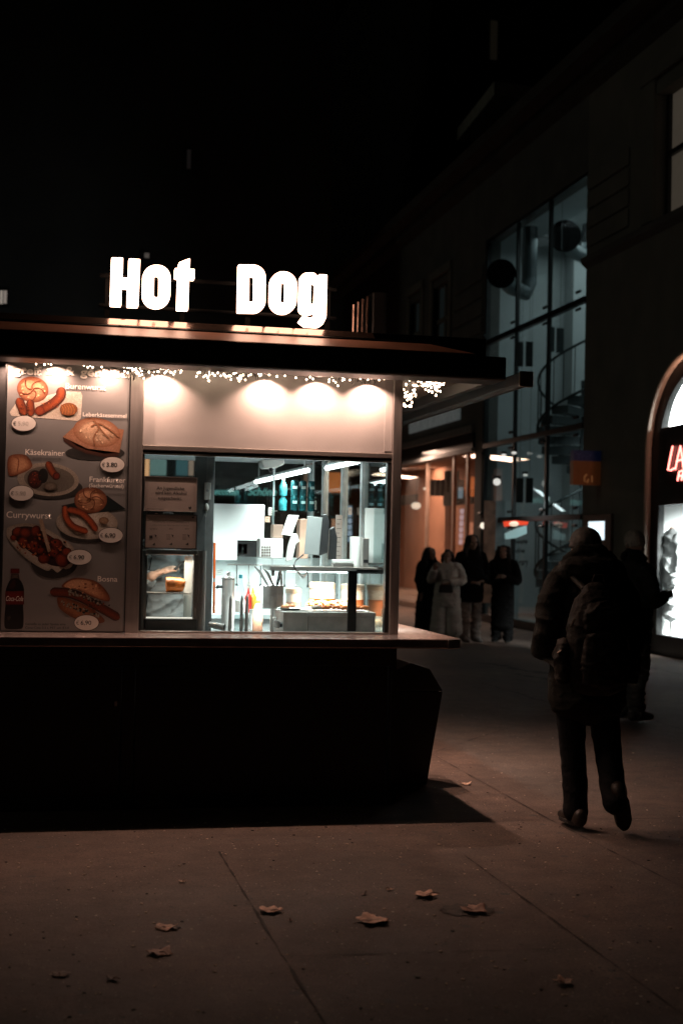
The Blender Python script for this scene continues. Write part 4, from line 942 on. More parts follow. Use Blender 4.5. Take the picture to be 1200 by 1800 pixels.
fairy('fairy lights drooping over the top of the menu board', [(60, 627), (85, 634), (112, 631), (135, 634), (165, 634), (190, 645), (215, 650), (235, 648), (262, 652)],
      scatter(62, 92, 628, 640, 9)+scatter(100, 115, 634, 640, 2, 1)+scatter(146, 200, 634, 646, 12)+scatter(216, 250, 640, 660, 14), pf, [(75, 630), (90, 634), (190, 645), (222, 652), (230, 655), (236, 655)])
fairy('fairy lights along the top of the lit panel above the serving window', [(250, 655), (280, 648), (300, 643), (345, 644), (375, 648), (410, 652), (440, 656), (480, 652), (530, 656), (590, 660), (640, 663), (684, 664)],
      scatter(255, 285, 644, 655, 5)+scatter(285, 335, 640, 655, 10)+scatter(345, 385, 645, 665, 9, 3)+scatter(385, 440, 648, 668, 16, 2)+scatter(450, 525, 651, 662, 14, 2, 6)+scatter(535, 615, 656, 672, 14)+scatter(620, 682, 660, 668, 10, 1), pf,
      [(270, 652), (360, 645), (400, 652), (415, 655), (432, 655), (445, 655), (452, 653), (598, 657), (618, 662), (628, 663), (638, 664), (648, 664), (655, 664)])
def ps(x, y): 
    yy = 8.42+.9*((x*7.31) % 1)*(1-min(1, max(0, (x-715)/80)))
    return P(x, y, 'y', min(9.3, yy))
ps_ref[0] = ps
fairy('dense cluster of fairy lights hanging at the right side of the kiosk', [(707, 664), (725, 664), (745, 665), (765, 666), (785, 668)],
      scatter(711, 770, 664, 672, 14, 3, 8)+scatter(728, 772, 664, 680, 14, 1)+scatter(745, 774, 668, 688, 13, 2, 8)+scatter(774, 789, 664, 676, 5, 1)+scatter(708, 732, 676, 700, 9, 2, 8)+scatter(708, 724, 694, 716, 10, 1), ps, [(720, 668), (740, 670)])

# ------------------------------------------------------------------ the street's right side: long facade
XB = 9.276; XT = XB+.35
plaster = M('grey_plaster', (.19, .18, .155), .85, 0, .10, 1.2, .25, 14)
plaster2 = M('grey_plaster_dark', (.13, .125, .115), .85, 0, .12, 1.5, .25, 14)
stone = M('pale_reveal_stone', (.46, .36, .30), .7, 0, .06, 4, .1, 20)
zf = lambda px, py: P(px, py, 'x', XB).z
yf = lambda px, py=900: P(px, py, 'x', XB).y
yA0, yA1 = 17.3, yf(1133); YG0, YG1 = yf(1023), yf(847, 784)
ZS = zf(1022, 466); ZC = 10.15; ZG = zf(1026, 310)
FB = T('arcade_building', 'long grey plaster building with an arched shop window and a cornice on the right', 'building', (XB, 21, 0))
zsp = 3.15; ym = (yA0+yA1)/2; ra = (yA1-yA0)/2
arc = [(ym-ra*cos(pi*k/32), zsp+ra*sin(pi*k/32)) for k in range(33)]
out = [(13.5, 0), (yA0, 0)]+arc+[(yA1, 0), (YG0, 0), (YG0, ZS), (13.5, ZS)]
MB().prism([(XB, y, z) for y, z in out], (.35, 0, 0)).build('ground_floor_wall', plaster, FB)
# moulding round the arch
mo = MB(); mo.tube([(XB+.03, yA1-.02, z) for z in (0, 1.5, zsp)]+[(XB+.03, ym-(ra-.02)*cos(pi*k/32), zsp+(ra-.02)*sin(pi*k/32)) for k in range(31, 0, -1)]+[(XB+.03, yA0+.02, z) for z in (zsp, 1.5, 0)], .055, 10)
mo.build('arch_moulding', stone, FB, smooth=True)
rv = MB()
yW0, yW1 = yf(1200, 260)-1.1, yf(1152, 260)
zW0, zW1 = zf(1175, 392), zf(1175, 150)
rv.box(XB, XT, 13.5, yW0, ZS+.001, ZC); rv.box(XB, XT, yW1, YG0, ZS+.001, ZC); rv.box(XB, XT, yW0+.0005, yW1-.0005, zW1, ZC); rv.box(XB, XT, yW0+.0005, yW1-.0005, ZS+.001, zW0)
rv.build('upper_wall', plaster, FB)
bk = MB(); y0, y1 = yf(1107, 300), YG0-.04
zz = ZS+.25
while zz+.33 < 8.6: bk.box(XB-.035, XB-.001, y0, y1, zz, zz+.30); zz += .345
bk.build('rusticated_blocks', plaster, FB, bevel=.03)
sc_ = MB(); sc_.prism([(XB-.002, 13.5, ZS-.12), (XB-.10, 13.5, ZS-.03), (XB-.12, 13.5, ZS+.06), (XB-.002, 13.5, ZS+.10)], (0, YG0-13.5, 0)); sc_.build('string_course', plaster2, FB)
w_ = MB()
for a, b, c0, c1 in ((yW1, yW1+.45, ZS+.12, zW1+.25), (yW0-.45, yW0, ZS+.12, zW1+.25)): w_.box(XB-.05, XB-.001, a, b, c0, c1)
w_.box(XB-.07, XB-.001, yW0-.5, yW1+.5, zW1+.2502, zW1+.48); w_.build('window_surround', plaster, FB, bevel=.015)
WU = MB(); WU.box(XB+.18, XB+.24, yW0+.001, yW0+.09, zW0, zW1); WU.box(XB+.18, XB+.24, yW1-.09, yW1-.001, zW0, zW1); WU.box(XB+.17, XB+.24, yW0+.091, yW1-.091, zf(1185, 250)-.04, zf(1185, 250)+.04); WU.box(XB+.17, XB+.24, yW0+.5, yW0+.58, zW0, zW1)
wo = WU.build('window', blackp, FB); MB().box(XB+.245, XB+.25, yW0, yW1, zW0, zW1).build('pane', M('curtained_pane', (.25, .2, .16), .5, 0, .2, 2, emit=.035, ecol=(1, .82, .62)), wo)
# wall above the stair tower glass and the further bays
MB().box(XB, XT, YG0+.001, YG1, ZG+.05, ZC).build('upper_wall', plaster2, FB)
YE = 64
zs0 = zf(845, 789); 
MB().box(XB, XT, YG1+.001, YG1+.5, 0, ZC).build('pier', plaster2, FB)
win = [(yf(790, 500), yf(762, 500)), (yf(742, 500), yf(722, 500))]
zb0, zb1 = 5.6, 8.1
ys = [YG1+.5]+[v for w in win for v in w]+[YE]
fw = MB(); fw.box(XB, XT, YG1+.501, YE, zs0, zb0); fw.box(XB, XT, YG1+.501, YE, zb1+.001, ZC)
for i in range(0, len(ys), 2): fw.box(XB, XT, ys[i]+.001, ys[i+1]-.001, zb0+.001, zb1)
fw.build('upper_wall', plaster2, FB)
for i, (a, b) in enumerate(win):
    f = MB(); f.box(XB-.05, XB+.12, a-.25, a-.001, zb0-.1, zb1+.2); f.box(XB-.05, XB+.12, b+.001, b+.25, zb0-.1, zb1+.2); f.box(XB-.08, XB-.001, a-.249, b+.249, zb1+.201, zb1+.4)
    f.box(XB+.1, XB+.16, (a+b)/2-.05, (a+b)/2+.05, zb0, zb1); f.box(XB+.1, XB+.16, a, b, 7.2, 7.3)
    wo = f.build('window', plaster, FB); MB().box(XB+.17, XB+.18, a, b, zb0, zb1).build('pane', M('night_pane', (.02, .03, .03), .15, 0, .2, 2, emit=.006, ecol=(.6, .8, .8)), wo)
bk = MB(); zz = 5.2
while zz+.4 < 8.4: bk.box(XB-.035, XB-.001, YG1+.1, win[0][0]-.4, zz, zz+.33); zz += .40
bk.build('rusticated_blocks', plaster2, FB, bevel=.03)
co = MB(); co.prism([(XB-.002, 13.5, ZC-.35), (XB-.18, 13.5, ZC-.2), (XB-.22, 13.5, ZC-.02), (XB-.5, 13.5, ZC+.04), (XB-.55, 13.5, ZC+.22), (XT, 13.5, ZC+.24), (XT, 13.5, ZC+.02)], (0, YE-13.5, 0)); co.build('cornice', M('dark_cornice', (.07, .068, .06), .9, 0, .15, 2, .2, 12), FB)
MB().prism([(XT-.3, 13.5, ZC+.242), (XT+6, 13.5, ZC+3.2), (XT+6, 13.5, ZC+.242)], (0, YE-13.5, 0)).build('roof', darkpanel, FB)
MB().box(XT+4.5, XT+4.7, 13.5, YE, 0, ZC).build('rear_wall', plaster2, FB)

# arched shop window
AS = T('arched_shop_window', 'arched shop window with white lit display and black sign band', 'shop window', (XB+.3, ym, 0))
xg = XB+.12
zb_hi, zb_lo = P(1147, 756, 'x', xg).z, P(1147, 889, 'x', xg).z; zpl = P(1150, 1114, 'x', xg).z
fi = .30
arc2 = [(ym-(ra-.0)*cos(pi*k/32), zsp+ra*sin(pi*k/32)) for k in range(33)]
arc3 = [(ym-(ra-fi)*cos(pi*k/32), zsp+(ra-fi)*sin(pi*k/32)) for k in range(33)]
ff = MB(); n = 33
vo = [(yA0+.001, .0)]+[(y, z) for y, z in arc2]+[(yA1-.001, .0)]; vi = [(yA0+fi, .0)]+arc3+[(yA1-fi, .0)]
for i in range(len(vo)-1):
    q = [vo[i], vo[i+1], vi[i+1], vi[i]]; ff.prism([(xg-.03, y, z) for y, z in q], (.1, 0, 0))
bmesh.ops.remove_doubles(ff.bm, verts=ff.bm.verts, dist=1e-5)
ff.build('shop_frame', blackp, AS)
MB().box(xg-.05, xg+.08, yA0+fi, yA1-fi, zb_lo, zb_hi).build('sign_band', M('black_band', (.006, .006, .006), .3), AS)
MB().box(xg-.05, xg+.08, yA0+fi, yA1-fi, .0, zpl).build('shop_plinth', blackp, AS)
MB().prism([(xg, y, max(z, zb_hi+.001)) for y, z in arc3], (.006, 0, 0)).build('lunette_pane', glass_m, AS)
MB().box(xg, xg+.006, yA0+fi+.001, yA1-fi-.001, zpl+.001, zb_lo-.001).build('display_pane', glass_m, AS)
disp = M('display_white', (.86, .87, .87), .6, 0, .03, 3)
db = MB(); db.box(10.5, 10.55, yA0-.2, yA1+.2, zpl-.1, zb_lo+.1); db.box(xg+.09, 10.499, yA1-.02, yA1+.05, zpl-.1, zb_lo+.1); db.box(xg+.09, 10.499, yA0-.1, yA0+.0, zpl-.1, zb_lo+.1)
db.build('display_back', disp, AS); MB().box(xg+.09, 10.499, yA0+.001, yA1-.021, zpl-.12, zpl-.02).build('display_floor', disp, AS)
MB().box(xg+.081, 10.5, yA0, yA1, zb_lo+.105, zb_lo+.16).build('display_ceiling', blackp, AS)
lb = MB(); lb.box(10.6, 10.65, yA0-.3, yA1+.3, zb_hi-.04, 5.2); lb.box(XT+.02, 10.599, yA1+.05, yA1+.1, zb_hi-.04, 5.2); lb.build('lunette_back', disp, AS)
# mannequins
MX = 9.60
def mannequin(yc, label):
    o = T('mannequin', label, 'mannequin', (MX, yc, zpl-.02))
    zt_ = P(1175, 928, 'x', MX).z; zh = P(1175, 1024, 'x', MX).z; z2 = P(1175, 1082, 'x', MX).z
    skinm = M('mannequin_skin', (.55, .36, .28), .5)
    MB().chain([((MX, yc, zt_-.08), .05, .05), ((MX, yc, zt_-.02), .045, .045)]).build('neck', skinm, o, smooth=True)
    m_ = MB(); m_.chain([((MX, yc, zh+.02), .15, .25), ((MX, yc, (zh+zt_)/2), .14, .25), ((MX, yc, zt_-.16), .12, .22), ((MX, yc, zt_-.06), .07, .09)], 18)
    for s in (-1, 1): m_.chain([((MX, yc+s*.19, zt_-.17), .075), ((MX-.02, yc+s*.30, zt_-.50), .07), ((MX-.07, yc+s*.27, zh+.02), .06)], 12)
    m_.ball((MX, yc, zt_-.07), (.11, .13, .05))
    m_.blob('shirt', M('white_shirt', (.46, .465, .465), .8, 0, .10, 7, .4, 18), o, .018, 3, .09, .22)
    m_ = MB(); m_.chain([((MX-.02, yc, z2+.02), .11, .22), ((MX-.02, yc, (z2+zh)/2), .11, .2), ((MX, yc, zh-.05), .10, .16)], 16)
    m_.chain([((MX-.05, yc-.16, zh-.12), .05), ((MX-.07, yc-.2, z2+.25), .06), ((MX-.08, yc-.1, z2+.1), .05)], 10)
    m_.blob('trousers', M('white_cloth', (.50, .505, .505), .8, 0, .08, 6, .4, 16), o, .018, 3, .08, .2)
    MB().tube([(MX-.06, yc-.09, zh-.06), (MX-.07, yc-.11, zh-.14), (MX-.08, yc-.10, zh-.20)], [.03, .03, .02], 10).build('hand', skinm, o, smooth=True)
    MB().cyl((MX, yc, zpl-.019), (MX, yc, z2+.1), .02).build('stand', steel, o)
mannequin(P(1180, 960, 'x', MX).y, 'headless mannequin in a white jacket in the arched shop window')
# red neon name
NS = T('neon_sign', 'red neon handwriting on the black band of the arched shop', 'sign', P(1185, 850, 'x', xg-.07))
neon = EMIT('neon_red', (1, .22, .18), 5.5)
def neon_stroke(pts, name='tube', r=.013): MB().tube([P(*q, 'x', xg-.085) for q in pts], r, 8).build(name, neon, NS, smooth=True)
for st in ([(1182, 784), (1178, 803), (1173.5, 826), (1179, 826.5), (1184.5, 823)], [(1186.5, 825), (1191, 803), (1195.5, 784), (1198, 800), (1201, 824)], [(1188.5, 811), (1194, 809), (1200, 807)],
           [(1204, 783), (1203, 800), (1201.5, 822)], [(1190.5, 845), (1192, 836), (1193.5, 829), (1199, 827)], [(1191.8, 837.5), (1196.5, 836)], [(1197.5, 844), (1200.5, 828), (1203, 843)], [(1198.5, 838), (1202, 837)]): neon_stroke(st)
b = MB(); p, q = P(1170, 780, 'x', xg-.056), P(1215, 850, 'x', xg-.056); b.box(xg-.058, xg-.052, q.y, p.y, q.z, p.z); b.build('neon_backing', M('black_band2', (.01, .006, .006), .4), NS)
# info screen and blade sign
IS = T('info_screen', 'bright white info screen in a brown case on the wall beside the stair glass', 'screen', P(1048, 1000, 'x', XB))
p, q = P(1026, 905, 'x', XB-.05), P(1072, 1010, 'x', XB-.05)
MB().box(XB-.05, XB-.001, q.y, p.y, q.z, p.z).build('screen_case', M('brown_case', (.10, .05, .03), .5), IS, bevel=.01)
p, q = P(1034, 917, 'x', XB-.053), P(1061.5, 949, 'x', XB-.053)
MB().box(XB-.054, XB-.0505, q.y, p.y, q.z, p.z).build('screen_face', EMIT('screen_glow', (.78, .93, 1), 1.3), IS)
m_ = MB(); 
for a, b in (((1038, 934), (1046, 938)), ((1047, 935), (1052, 941)), ((1041, 945), (1057, 949))):
    p, q = P(*a, 'x', XB-.056), P(*b, 'x', XB-.056); m_.box(XB-.0562, XB-.0545, q.y, p.y, q.z, p.z)
m_.build('screen_picture', EMIT('screen_glow_blue', (.35, .65, .9), .8), IS)
BS = T('blade_sign', 'small blue and orange box sign projecting from the wall by the stair glass', 'sign', P(1050, 853, 'y', 22.1))
p, q, r_ = P(1008, 791, 'y', 22.1), P(1055, 853, 'y', 22.1), P(1055, 811, 'y', 22.1)
MB().box(p.x, q.x, 22.1, 22.25, r_.z+.0005, p.z).build('sign_top', M('sign_blue', (.02, .05, .22), .4, emit=.004, ecol=(.1, .25, 1)), BS)
MB().box(p.x, q.x, 22.1, 22.25, q.z, r_.z).build('sign_box', M('sign_orange', (.34, .11, .035), .4, emit=.012, ecol=(1, .3, .08)), BS)
e_ = MB(); e_.tube([P(1031, 834, 'y', 22.09), P(1027, 838, 'y', 22.09), P(1027, 846, 'y', 22.09), P(1032, 848, 'y', 22.09), P(1034, 842, 'y', 22.09)], .018, 8); e_.tube([P(1040, 836, 'y', 22.09), P(1040, 848, 'y', 22.09)], .015, 8)
e_.build('sign_emblem', EMIT('sign_glow', (1, .42, .15), .07), BS); lettering('Trafik', (1012, 806), (1050, 807), 9, M('pale_blue', (.10, .16, .5), .5), BS, y=22.098)
MB().box(q.x+.002, XB-.001, 22.15, 22.2, p.z-.2, p.z-.1).build('sign_bracket', blackp, BS)

# stair tower
SG2 = T('stair_tower_glazing', 'tall glass front of the stair tower with dark bars', 'glazing', (XB, (YG0+YG1)/2, 0))
gz_t = GLASS('stair_glass', (.90, .945, .945), 1.0)
MB().box(XB+.10, XB+.112, YG0+.03, YG1-.03, .16, ZG).build('glass_pane', gz_t, SG2)
fb = MB()
for px in (903.5, 960): y = yf(px, 600); fb.box(XB+.02, XB+.09, y-.04, y+.04, .16, ZG)
fb.box(XB+.02, XB+.12, YG0+.001, YG0+.06, 0, ZG+.04); fb.box(XB+.02, XB+.12, YG1-.06, YG1-.001, 0, ZG+.04); fb.box(XB+.02, XB+.12, YG0+.061, YG1-.061, ZG, ZG+.04); fb.box(XB-.02, XB+.12, YG0+.061, YG1-.061, 0, .16)
fb.build('glazing_frame', blackp, SG2)
zt3 = [zf(1022, 527), zf(1023, 747.5), zf(1023, 908)]
for z in zt3: MB().box(XB-.01, XB+.095, YG0+.061, YG1-.061, z-.05, z+.05).build('transom', blackp, SG2)
for z in zt3:
    for px in (852, 903.5, 960, 1018):
        y = yf(px, 600)
        for d in (-.16, .16):
            MB().tube([(XB-.035, y-.09, z+d), (XB-.035, y+.09, z+d)], .028, 8).build('glass_fixing', blackp, SG2, smooth=True)
hall = M('hall_wall', (.49, .52, .52), .7, 0, .04, 1.5)
hw = MB(); hw.box(XB+.36, 13.2, YG1-.0005+.03, YG1+.2, 0, 8.8); hw.box(13.2, 13.3, YG0-.1, YG1+.2, 0, 8.8); hw.box(XB+.36, 13.2, YG0-.2, YG0-.05, 0, 8.8); hw.box(XB+.36, 13.2, YG0-.049, YG1+.029, 8.6, 8.8)
hw.build('hall_wall', hall, FB)
MB().box(XB+.13, 13.2, YG0-.04, YG1, .0, .155).build('hall_floor', M('hall_floor', (.25, .25, .24), .4), FB)
MB().box(11.15, 11.6, 28.3, 28.78, .156, 8.59).build('hall_pillar', hall, FB)
ST = T('spiral_staircase', 'winding stair with thin railings behind the tall glass', 'staircase', (11.0, 27.2, .156))
cx, cy, rr = 11.05, 27.2, 1.0; rise = 3.05
ang = lambda t: pi+2*pi*t                                    # left, then towards the street, then right
stm = M('stair_tread', (.10, .12, .125), .6, 0, .1, 4); rlm = M('stair_rail', (.05, .06, .06), .4, .3)
z00 = 1.35; sp_ = lambda t, r, dz=0: Vector((cx+r*cos(ang(t)), cy+r*sin(ang(t)), z00+rise*t+dz))
tr = MB()
for k in range(27):
    t0, t1 = k/16-.5, (k+1.08)/16-.5
    a, b, c, d = sp_(t0, .12), sp_(t0, rr), sp_(t1, rr), sp_(t1, .12)
    for v in (a, b, c, d): v.z = z00+rise*t0
    if a.z < .2: continue
    tr.prism([a, b, c, d], (0, 0, -.17))
tr.build('stair_treads', stm, ST); MB().cyl((cx, cy, .156), (cx, cy, 5.2), .12).build('newel', stm, ST, smooth=True)
rl = MB(); rl.tube([sp_(k/48-.35, rr+.02, .95) for k in range(80)], .028, 8); rl.tube([sp_(k/48-.35, rr+.02, -.05) for k in range(80)], .03, 8)
for k in range(43): t = k/26-.35; rl.tube([sp_(t, rr+.02, -.05), sp_(t, rr+.02, .95)], .011, 5)
rl.build('stair_railing', rlm, ST)
for (px, py, r, lb) in ((880, 481, .33, 'lower left round dark duct mouth behind the stair glass'), (991.5, 415, .37, 'upper right round dark duct mouth behind the stair glass')):
    c = P(px, py, 'y', 26.2); o = T('ventilation_duct', lb, 'duct', c)
    MB().cyl(c+Vector((0, -.03, 0)), c+Vector((.03, .05, 0)), r*.9, r*.8, 28).build('duct_mouth', M('matt_black', (.003, .003, .003), .95, spec=.05), o, smooth=True); MB().cyl(c+Vector((.03, .0505, 0)), c+Vector((.05, .22, 0)), r*.75, .15, 28).build('duct_rim', blackp, o, smooth=True)
    MB().tube([c+Vector((.03, .2, 0)), c+Vector((.5, .8, -.1)), c+Vector((.95, 1.2, -.12)), c+Vector((1.05, 1.25, .1)), c+Vector((1.05, 1.25, 1.3))], .16, 14).build('duct_pipe', M('grey_duct', (.09, .11, .115), .4, .4), o, smooth=True)
for i, (px, py) in enumerate(((914, 622), (931, 622), (969, 596), (985, 598), (914, 862), (931, 862))):
    p, q = P(px-6, py-22, 'y', 25.2), P(px+5, py+22, 'y', 25.2)
    o = T('wall_panel', '%s dark narrow panel %s behind the stair glass' % (('left' if i % 2 == 0 else 'right'), ('of the pair left of the railing', 'of the pair at the railing top', 'of the pair above the street floor')[i//2]), 'panel', (p.x, 25.2, q.z), 'dark panels in the stair hall')
    MB().box(p.x, q.x, 25.2, 25.24, q.z, p.z).build('panel_board', M('dark_panel', (.03, .04, .04), .6), o); MB().tube([((p.x+q.x)/2, 25.22, p.z), ((p.x+q.x)/2, 25.22, 8.6)], .004, 4).build('panel_cord', rlm, o)
for i, (px, py, w, h) in enumerate(((885, 800, 9, 5), (903, 796, 9, 5), (923, 835, 8, 4), (873, 847, 13, 13))):
    p, q = P(px-w/2, py-h/2, 'y', 26.5), P(px+w/2, py+h/2, 'y', 26.5)
    o = T('hall_lamp', ['left small ceiling spot of the bright pair in the stair hall', 'right small ceiling spot of the bright pair in the stair hall', 'faint flat spot lower right in the stair hall', 'square glowing lamp in the stair hall'][i], 'lamp', (p.x, 26.5, q.z))
    MB().ball(((p.x+q.x)/2, 26.5, (p.z+q.z)/2), (abs(q.x-p.x)/2, .05, abs(p.z-q.z)/2)).build('lamp_glow', EMIT('hall_lamp_glow', (1, .97, .9), .7), o, smooth=True); MB().box(p.x, q.x, 26.49, 26.55, p.z, p.z+.05).build('lamp_cap', blackp, o)
# street floor of the tower: glowing stand-in for a mirrored neon sign, posters, lettering
KS = T('neon_reflection', 'red and pale blue glowing shapes imitating a neon reflection in the street floor glass', 'sign', P(905, 950, 'y', 25.6))
yq = 25.6
m_ = MB(); m_.prism(PX([(885, 917), (905, 915), (929, 917), (926, 923), (904, 923), (887, 926)], 'y', yq), (0, .05, 0)); m_.build('reflection_red', EMIT('red_reflection_glow', (1, .08, .03), .7), KS)
MB().ball(P(903, 921, 'y', yq-.03), (.10, .03, .05)).build('reflection_oval', EMIT('cream_glow', (1, .8, .6), .9), KS, smooth=True)
m_ = MB(); m_.prism(PX([(888, 938), (905, 930), (925, 924), (926, 938), (906, 946), (889, 948)], 'y', yq), (0, .05, 0)); m_.build('reflection_pale', EMIT('pale_reflection_glow', (.55, .85, .85), .35), KS)
for i, (px, py, r) in enumerate(((841, 926, .05), (849, 924, .07), (858, 923, .05))):
    o = T('globe_lamp', ['left of three small glowing globes at the glass corner', 'middle and largest of three small glowing globes at the glass corner', 'right of three small glowing globes at the glass corner'][i], 'lamp', P(px, py, 'y', 29.6 if i == 0 else 28.6))
    c = P(px, py, 'y', 29.9 if i == 0 else 28.6)
    MB().ball(c, r).build('globe', EMIT('globe_glow', (1, .86, .70), 1.2), o, smooth=True); MB().cyl(c+Vector((0, 0, r*.9)), c+Vector((0, 0, r+.6)), .006, n=6).build('cord', blackp, o)
pm = M('poster_orange', (.45, .20, .12), .5, 0, .3, 3)
PO = T('poster_stand', 'orange and pale poster stand inside the street floor glass of the stair tower', 'poster', P(862, 1080, 'y', 27.5))
MB().pbox((852, 880), (868, 1060), 27.5, .05).build('poster_sheet', pm, PO); MB().pbox((868.5, 880), (884, 1075), 27.6, .05).build('poster_side', M('pale_poster', (.36, .40, .40), .5, 0, .2, 2), PO)
gt = M('glass_lettering', (.02, .025, .025), .5)
for s_, x0, x1, yb_, h in (('zweite', 903, 927, 956, 8), ('die', 906, 922, 972, 8), ('library', 903, 928, 994, 11), ('Atelier', 968, 990, 926, 6)):
    lettering(s_, (x0, yb_), (x1, yb_-.5), h, gt, SG2, x=XB+.098, offset=.02)

# shopfront with the orange interior
SF = T('orange_shopfront', 'wide shop front with an orange lit interior behind tall glass panes', 'shop front', (XB, 36, 0))
ya, yb3 = YG1+.5, YE
sfm = MB()
for px in (745, 791, 815): y = yf(px, 900); sfm.box(XB+.05, XB+.12, y-.07, y+.07, .14, zs0-.001)
sfm.box(XB+.02, XB+.14, ya, yb3, 0, .14); sfm.build('front_frame', M('bronze_frame', (.34, .24, .19), .5, .1), SF)
MB().box(XB+.085, XB+.09, ya, yb3, .141, zs0-.002).build('front_pane', GLASS('shop_glass', (.95, .93, .9), 1.1), SF)
om = M('orange_wall', (.55, .29, .19), .8, 0, .08, .8); 
ow = MB(); ow.box(12.4, 12.5, ya, yb3, 0, 4.4); ow.box(XT+.01, 12.399, YG1+.25, YG1+.4, 0, 4.4); ow.box(XT+.01, 12.399, 52, 52.2, 0, 4.4); ow.build('shop_wall', om, SF)
for px, w in ((785, .5),):
    y = P(px, 950, 'x', 11.6).y; MB().box(11.6, 11.75, y-.5*w, y+.5*w, .15, 3.2).build('shop_screen', M('screen_orange', (.42, .19, .12), .7, 0, .08, 1), SF, bevel=.01)
MB().box(XT+.01, 12.4, ya, 52, 4.2, 4.4).build('shop_ceiling', M('shop_ceiling', (.40, .28, .22), .8), SF)
MB().box(XT+.01, 12.399, ya, 52, .0, .13).build('shop_floor', M('shop_floor', (.36, .30, .26), .4), SF)
p, q = P(703, 872, 'x', 10.2), P(734, 886, 'x', 10.2); MB().box(10.15, 10.2, q.y, p.y, q.z, p.z).build('shop_beam', blackp, SF)
p, q = P(780, 866, 'x', 10.4), P(831, 885, 'x', 10.4); MB().box(10.38, 10.5, q.y, p.y, q.z, p.z).build('shop_beam', blackp, SF)
for i in range(6):
    p = P(752+i*9, 850, 'x', 10.6); MB().box(10.6, 10.8, p.y-.35, p.y-.05, p.z-.35, p.z+.1+.25*(i in (3, 4))).build('shelf_goods', M('dark_goods', (.03, .025, .02), .5), SF, bevel=.02)
for i, (px, py, r) in enumerate(((731, 889, .14), (746.5, 859, .05), (837, 847, .05), (844, 846, .045))):
    c = P(px, py, 'x', 10.0); o = T('pendant_lamp', ['large bright pendant lamp in the orange shop', 'small pendant lamp above the dark goods in the orange shop', 'left small pendant lamp of the pair near the glass corner', 'right small pendant lamp of the pair near the glass corner'][i], 'lamp', c)
    MB().ball(c, (r, r, r*.72)).build('lamp_globe', EMIT('globe_glow', (1, .86, .70), 1.2), o, smooth=True); MB().cyl(c+Vector((0, 0, r*.7)), (c.x, c.y, 4.19), .008, n=6).build('cord', blackp, o)
# canopy bands above the shopfront
y9 = yf(705, 790)+6
z_a, z_b = zf(845, 757), zf(845, 744)
MB().box(XB-.10, XB-.001, ya, y9, z_a, z_b).build('canopy_edge', M('grey_edge', (.22, .23, .23), .6), SF, bevel=.01)
MB().box(XB-.06, XB-.001, ya, y9, zs0+.06, z_a-.002).build('canopy_band', blackp, SF)
MB().box(XB-.09, XB-.001, ya, y9, zs0-.03, zs0+.058).build('canopy_edge', M('grey_edge', (.2, .2, .2), .6), SF)
NP = T('light_strip_sign', 'narrow pale lit strip on the wall above the orange shop', 'sign', P(760, 735, 'x', XB))
p, q = P(719, 744, 'x', XB-.05), P(806, 725, 'x', XB-.05)
MB().box(XB-.06, XB-.002, q.y, p.y, q.z-.16, q.z+.20).build('strip_board', M('pale_board', (.6, .62, .62), .5, emit=.045, ecol=(.85, 1, 1)), NP, bevel=.005)
for px in (748, 773): y = yf(px, 730); MB().box(XB-.25, XB-.061, y-.1, y+.1, q.z+.14, q.z+.24).build('strip_lamp', blackp, NP)

# taller house above the cornice, and the dark houses across the square
TH = T('tall_house', 'dark tall house rising behind the cornice with one dim window', 'building', (14, 48, 0))
MB().box(11.5, 24, 42, 60, 9.0, 24).build('house_wall', darkpanel, TH)
sl = PX([(803, 247), (868, 166), (940, 176), (860, 250)], 'z', 13); MB().prism(sl, (0, 0, .35)).build('balcony_slab', M('slab', (.34, .33, .29), .9), TH)
p, q = P(862, 35, 'y', 41.9), P(873, 105, 'y', 41.9); wn = MB(); wn.box(p.x-.06, q.x+.06, 41.9, 41.99, q.z-.9, p.z+.08); wn = wn.build('window', blackp, TH)
MB().box(p.x, q.x, 41.88, 41.899, q.z, p.z).build('pane', EMIT('dim_pane', (1, .85, .6), .0028), wn)
BH = T('background_house', 'dark house front across the square behind the kiosk with a few lit windows', 'building', (-2, 36, 0))
hm = M('dark_render', (.035, .035, .034), .9, 0, .2, .5)
MB().box(-26, 7.2, 36, 44, 0, 17).build('house_wall', hm, BH)
MB().prism([(-26.2, 35.8, 17), (-26.2, 40, 20.5), (-26.2, 44.2, 17)], (33.6, 0, 0)).build('roof', darkpanel, BH)
def lit(a, b, col, s, name='window'):
    p, q = P(*a, 'y', 35.9), P(*b, 'y', 35.9); f = MB(); f.box(p.x-.08, q.x+.08, 35.92, 35.999, q.z-.08, p.z+.08); f = f.build(name, blackp, BH)
    MB().box(p.x, q.x, 35.90, 35.919, q.z, p.z).build('pane', EMIT('pane_%.2f_%.2f_%.3f' % (col[0], col[2], s), col, s), f)
lit((0, 510), (4.5, 534), (1, .86, .74), .22); lit((6.5, 510), (11.5, 533), (1, .84, .72), .18); lit((254, 444), (262, 453), (1, .85, .75), .05); lit((329, 262), (335, 296), (.9, .9, 1), .0012)
lit((255, 803), (262, 838), (1, .42, .2), .9); lit((264, 803), (292, 836), (.45, .62, .58), .25); lit((310, 803), (330, 836), (.12, .25, .28), .3); lit((332, 803), (340, 836), (1, .6, .45), .25)
lit((576, 830), (600, 866), (1, .25, .06), .8); lit((583, 912), (600, 950), (1, .45, .28), .6); lit((535, 812), (548, 900), (.5, .3, .22), .15); lit((604, 850), (612, 870), (.4, .7, .9), .5)
SP = T('glowing_spire', 'slim spire tip glowing teal above the dark roofs at the far left', 'spire', P(64, 415, 'y', 60))
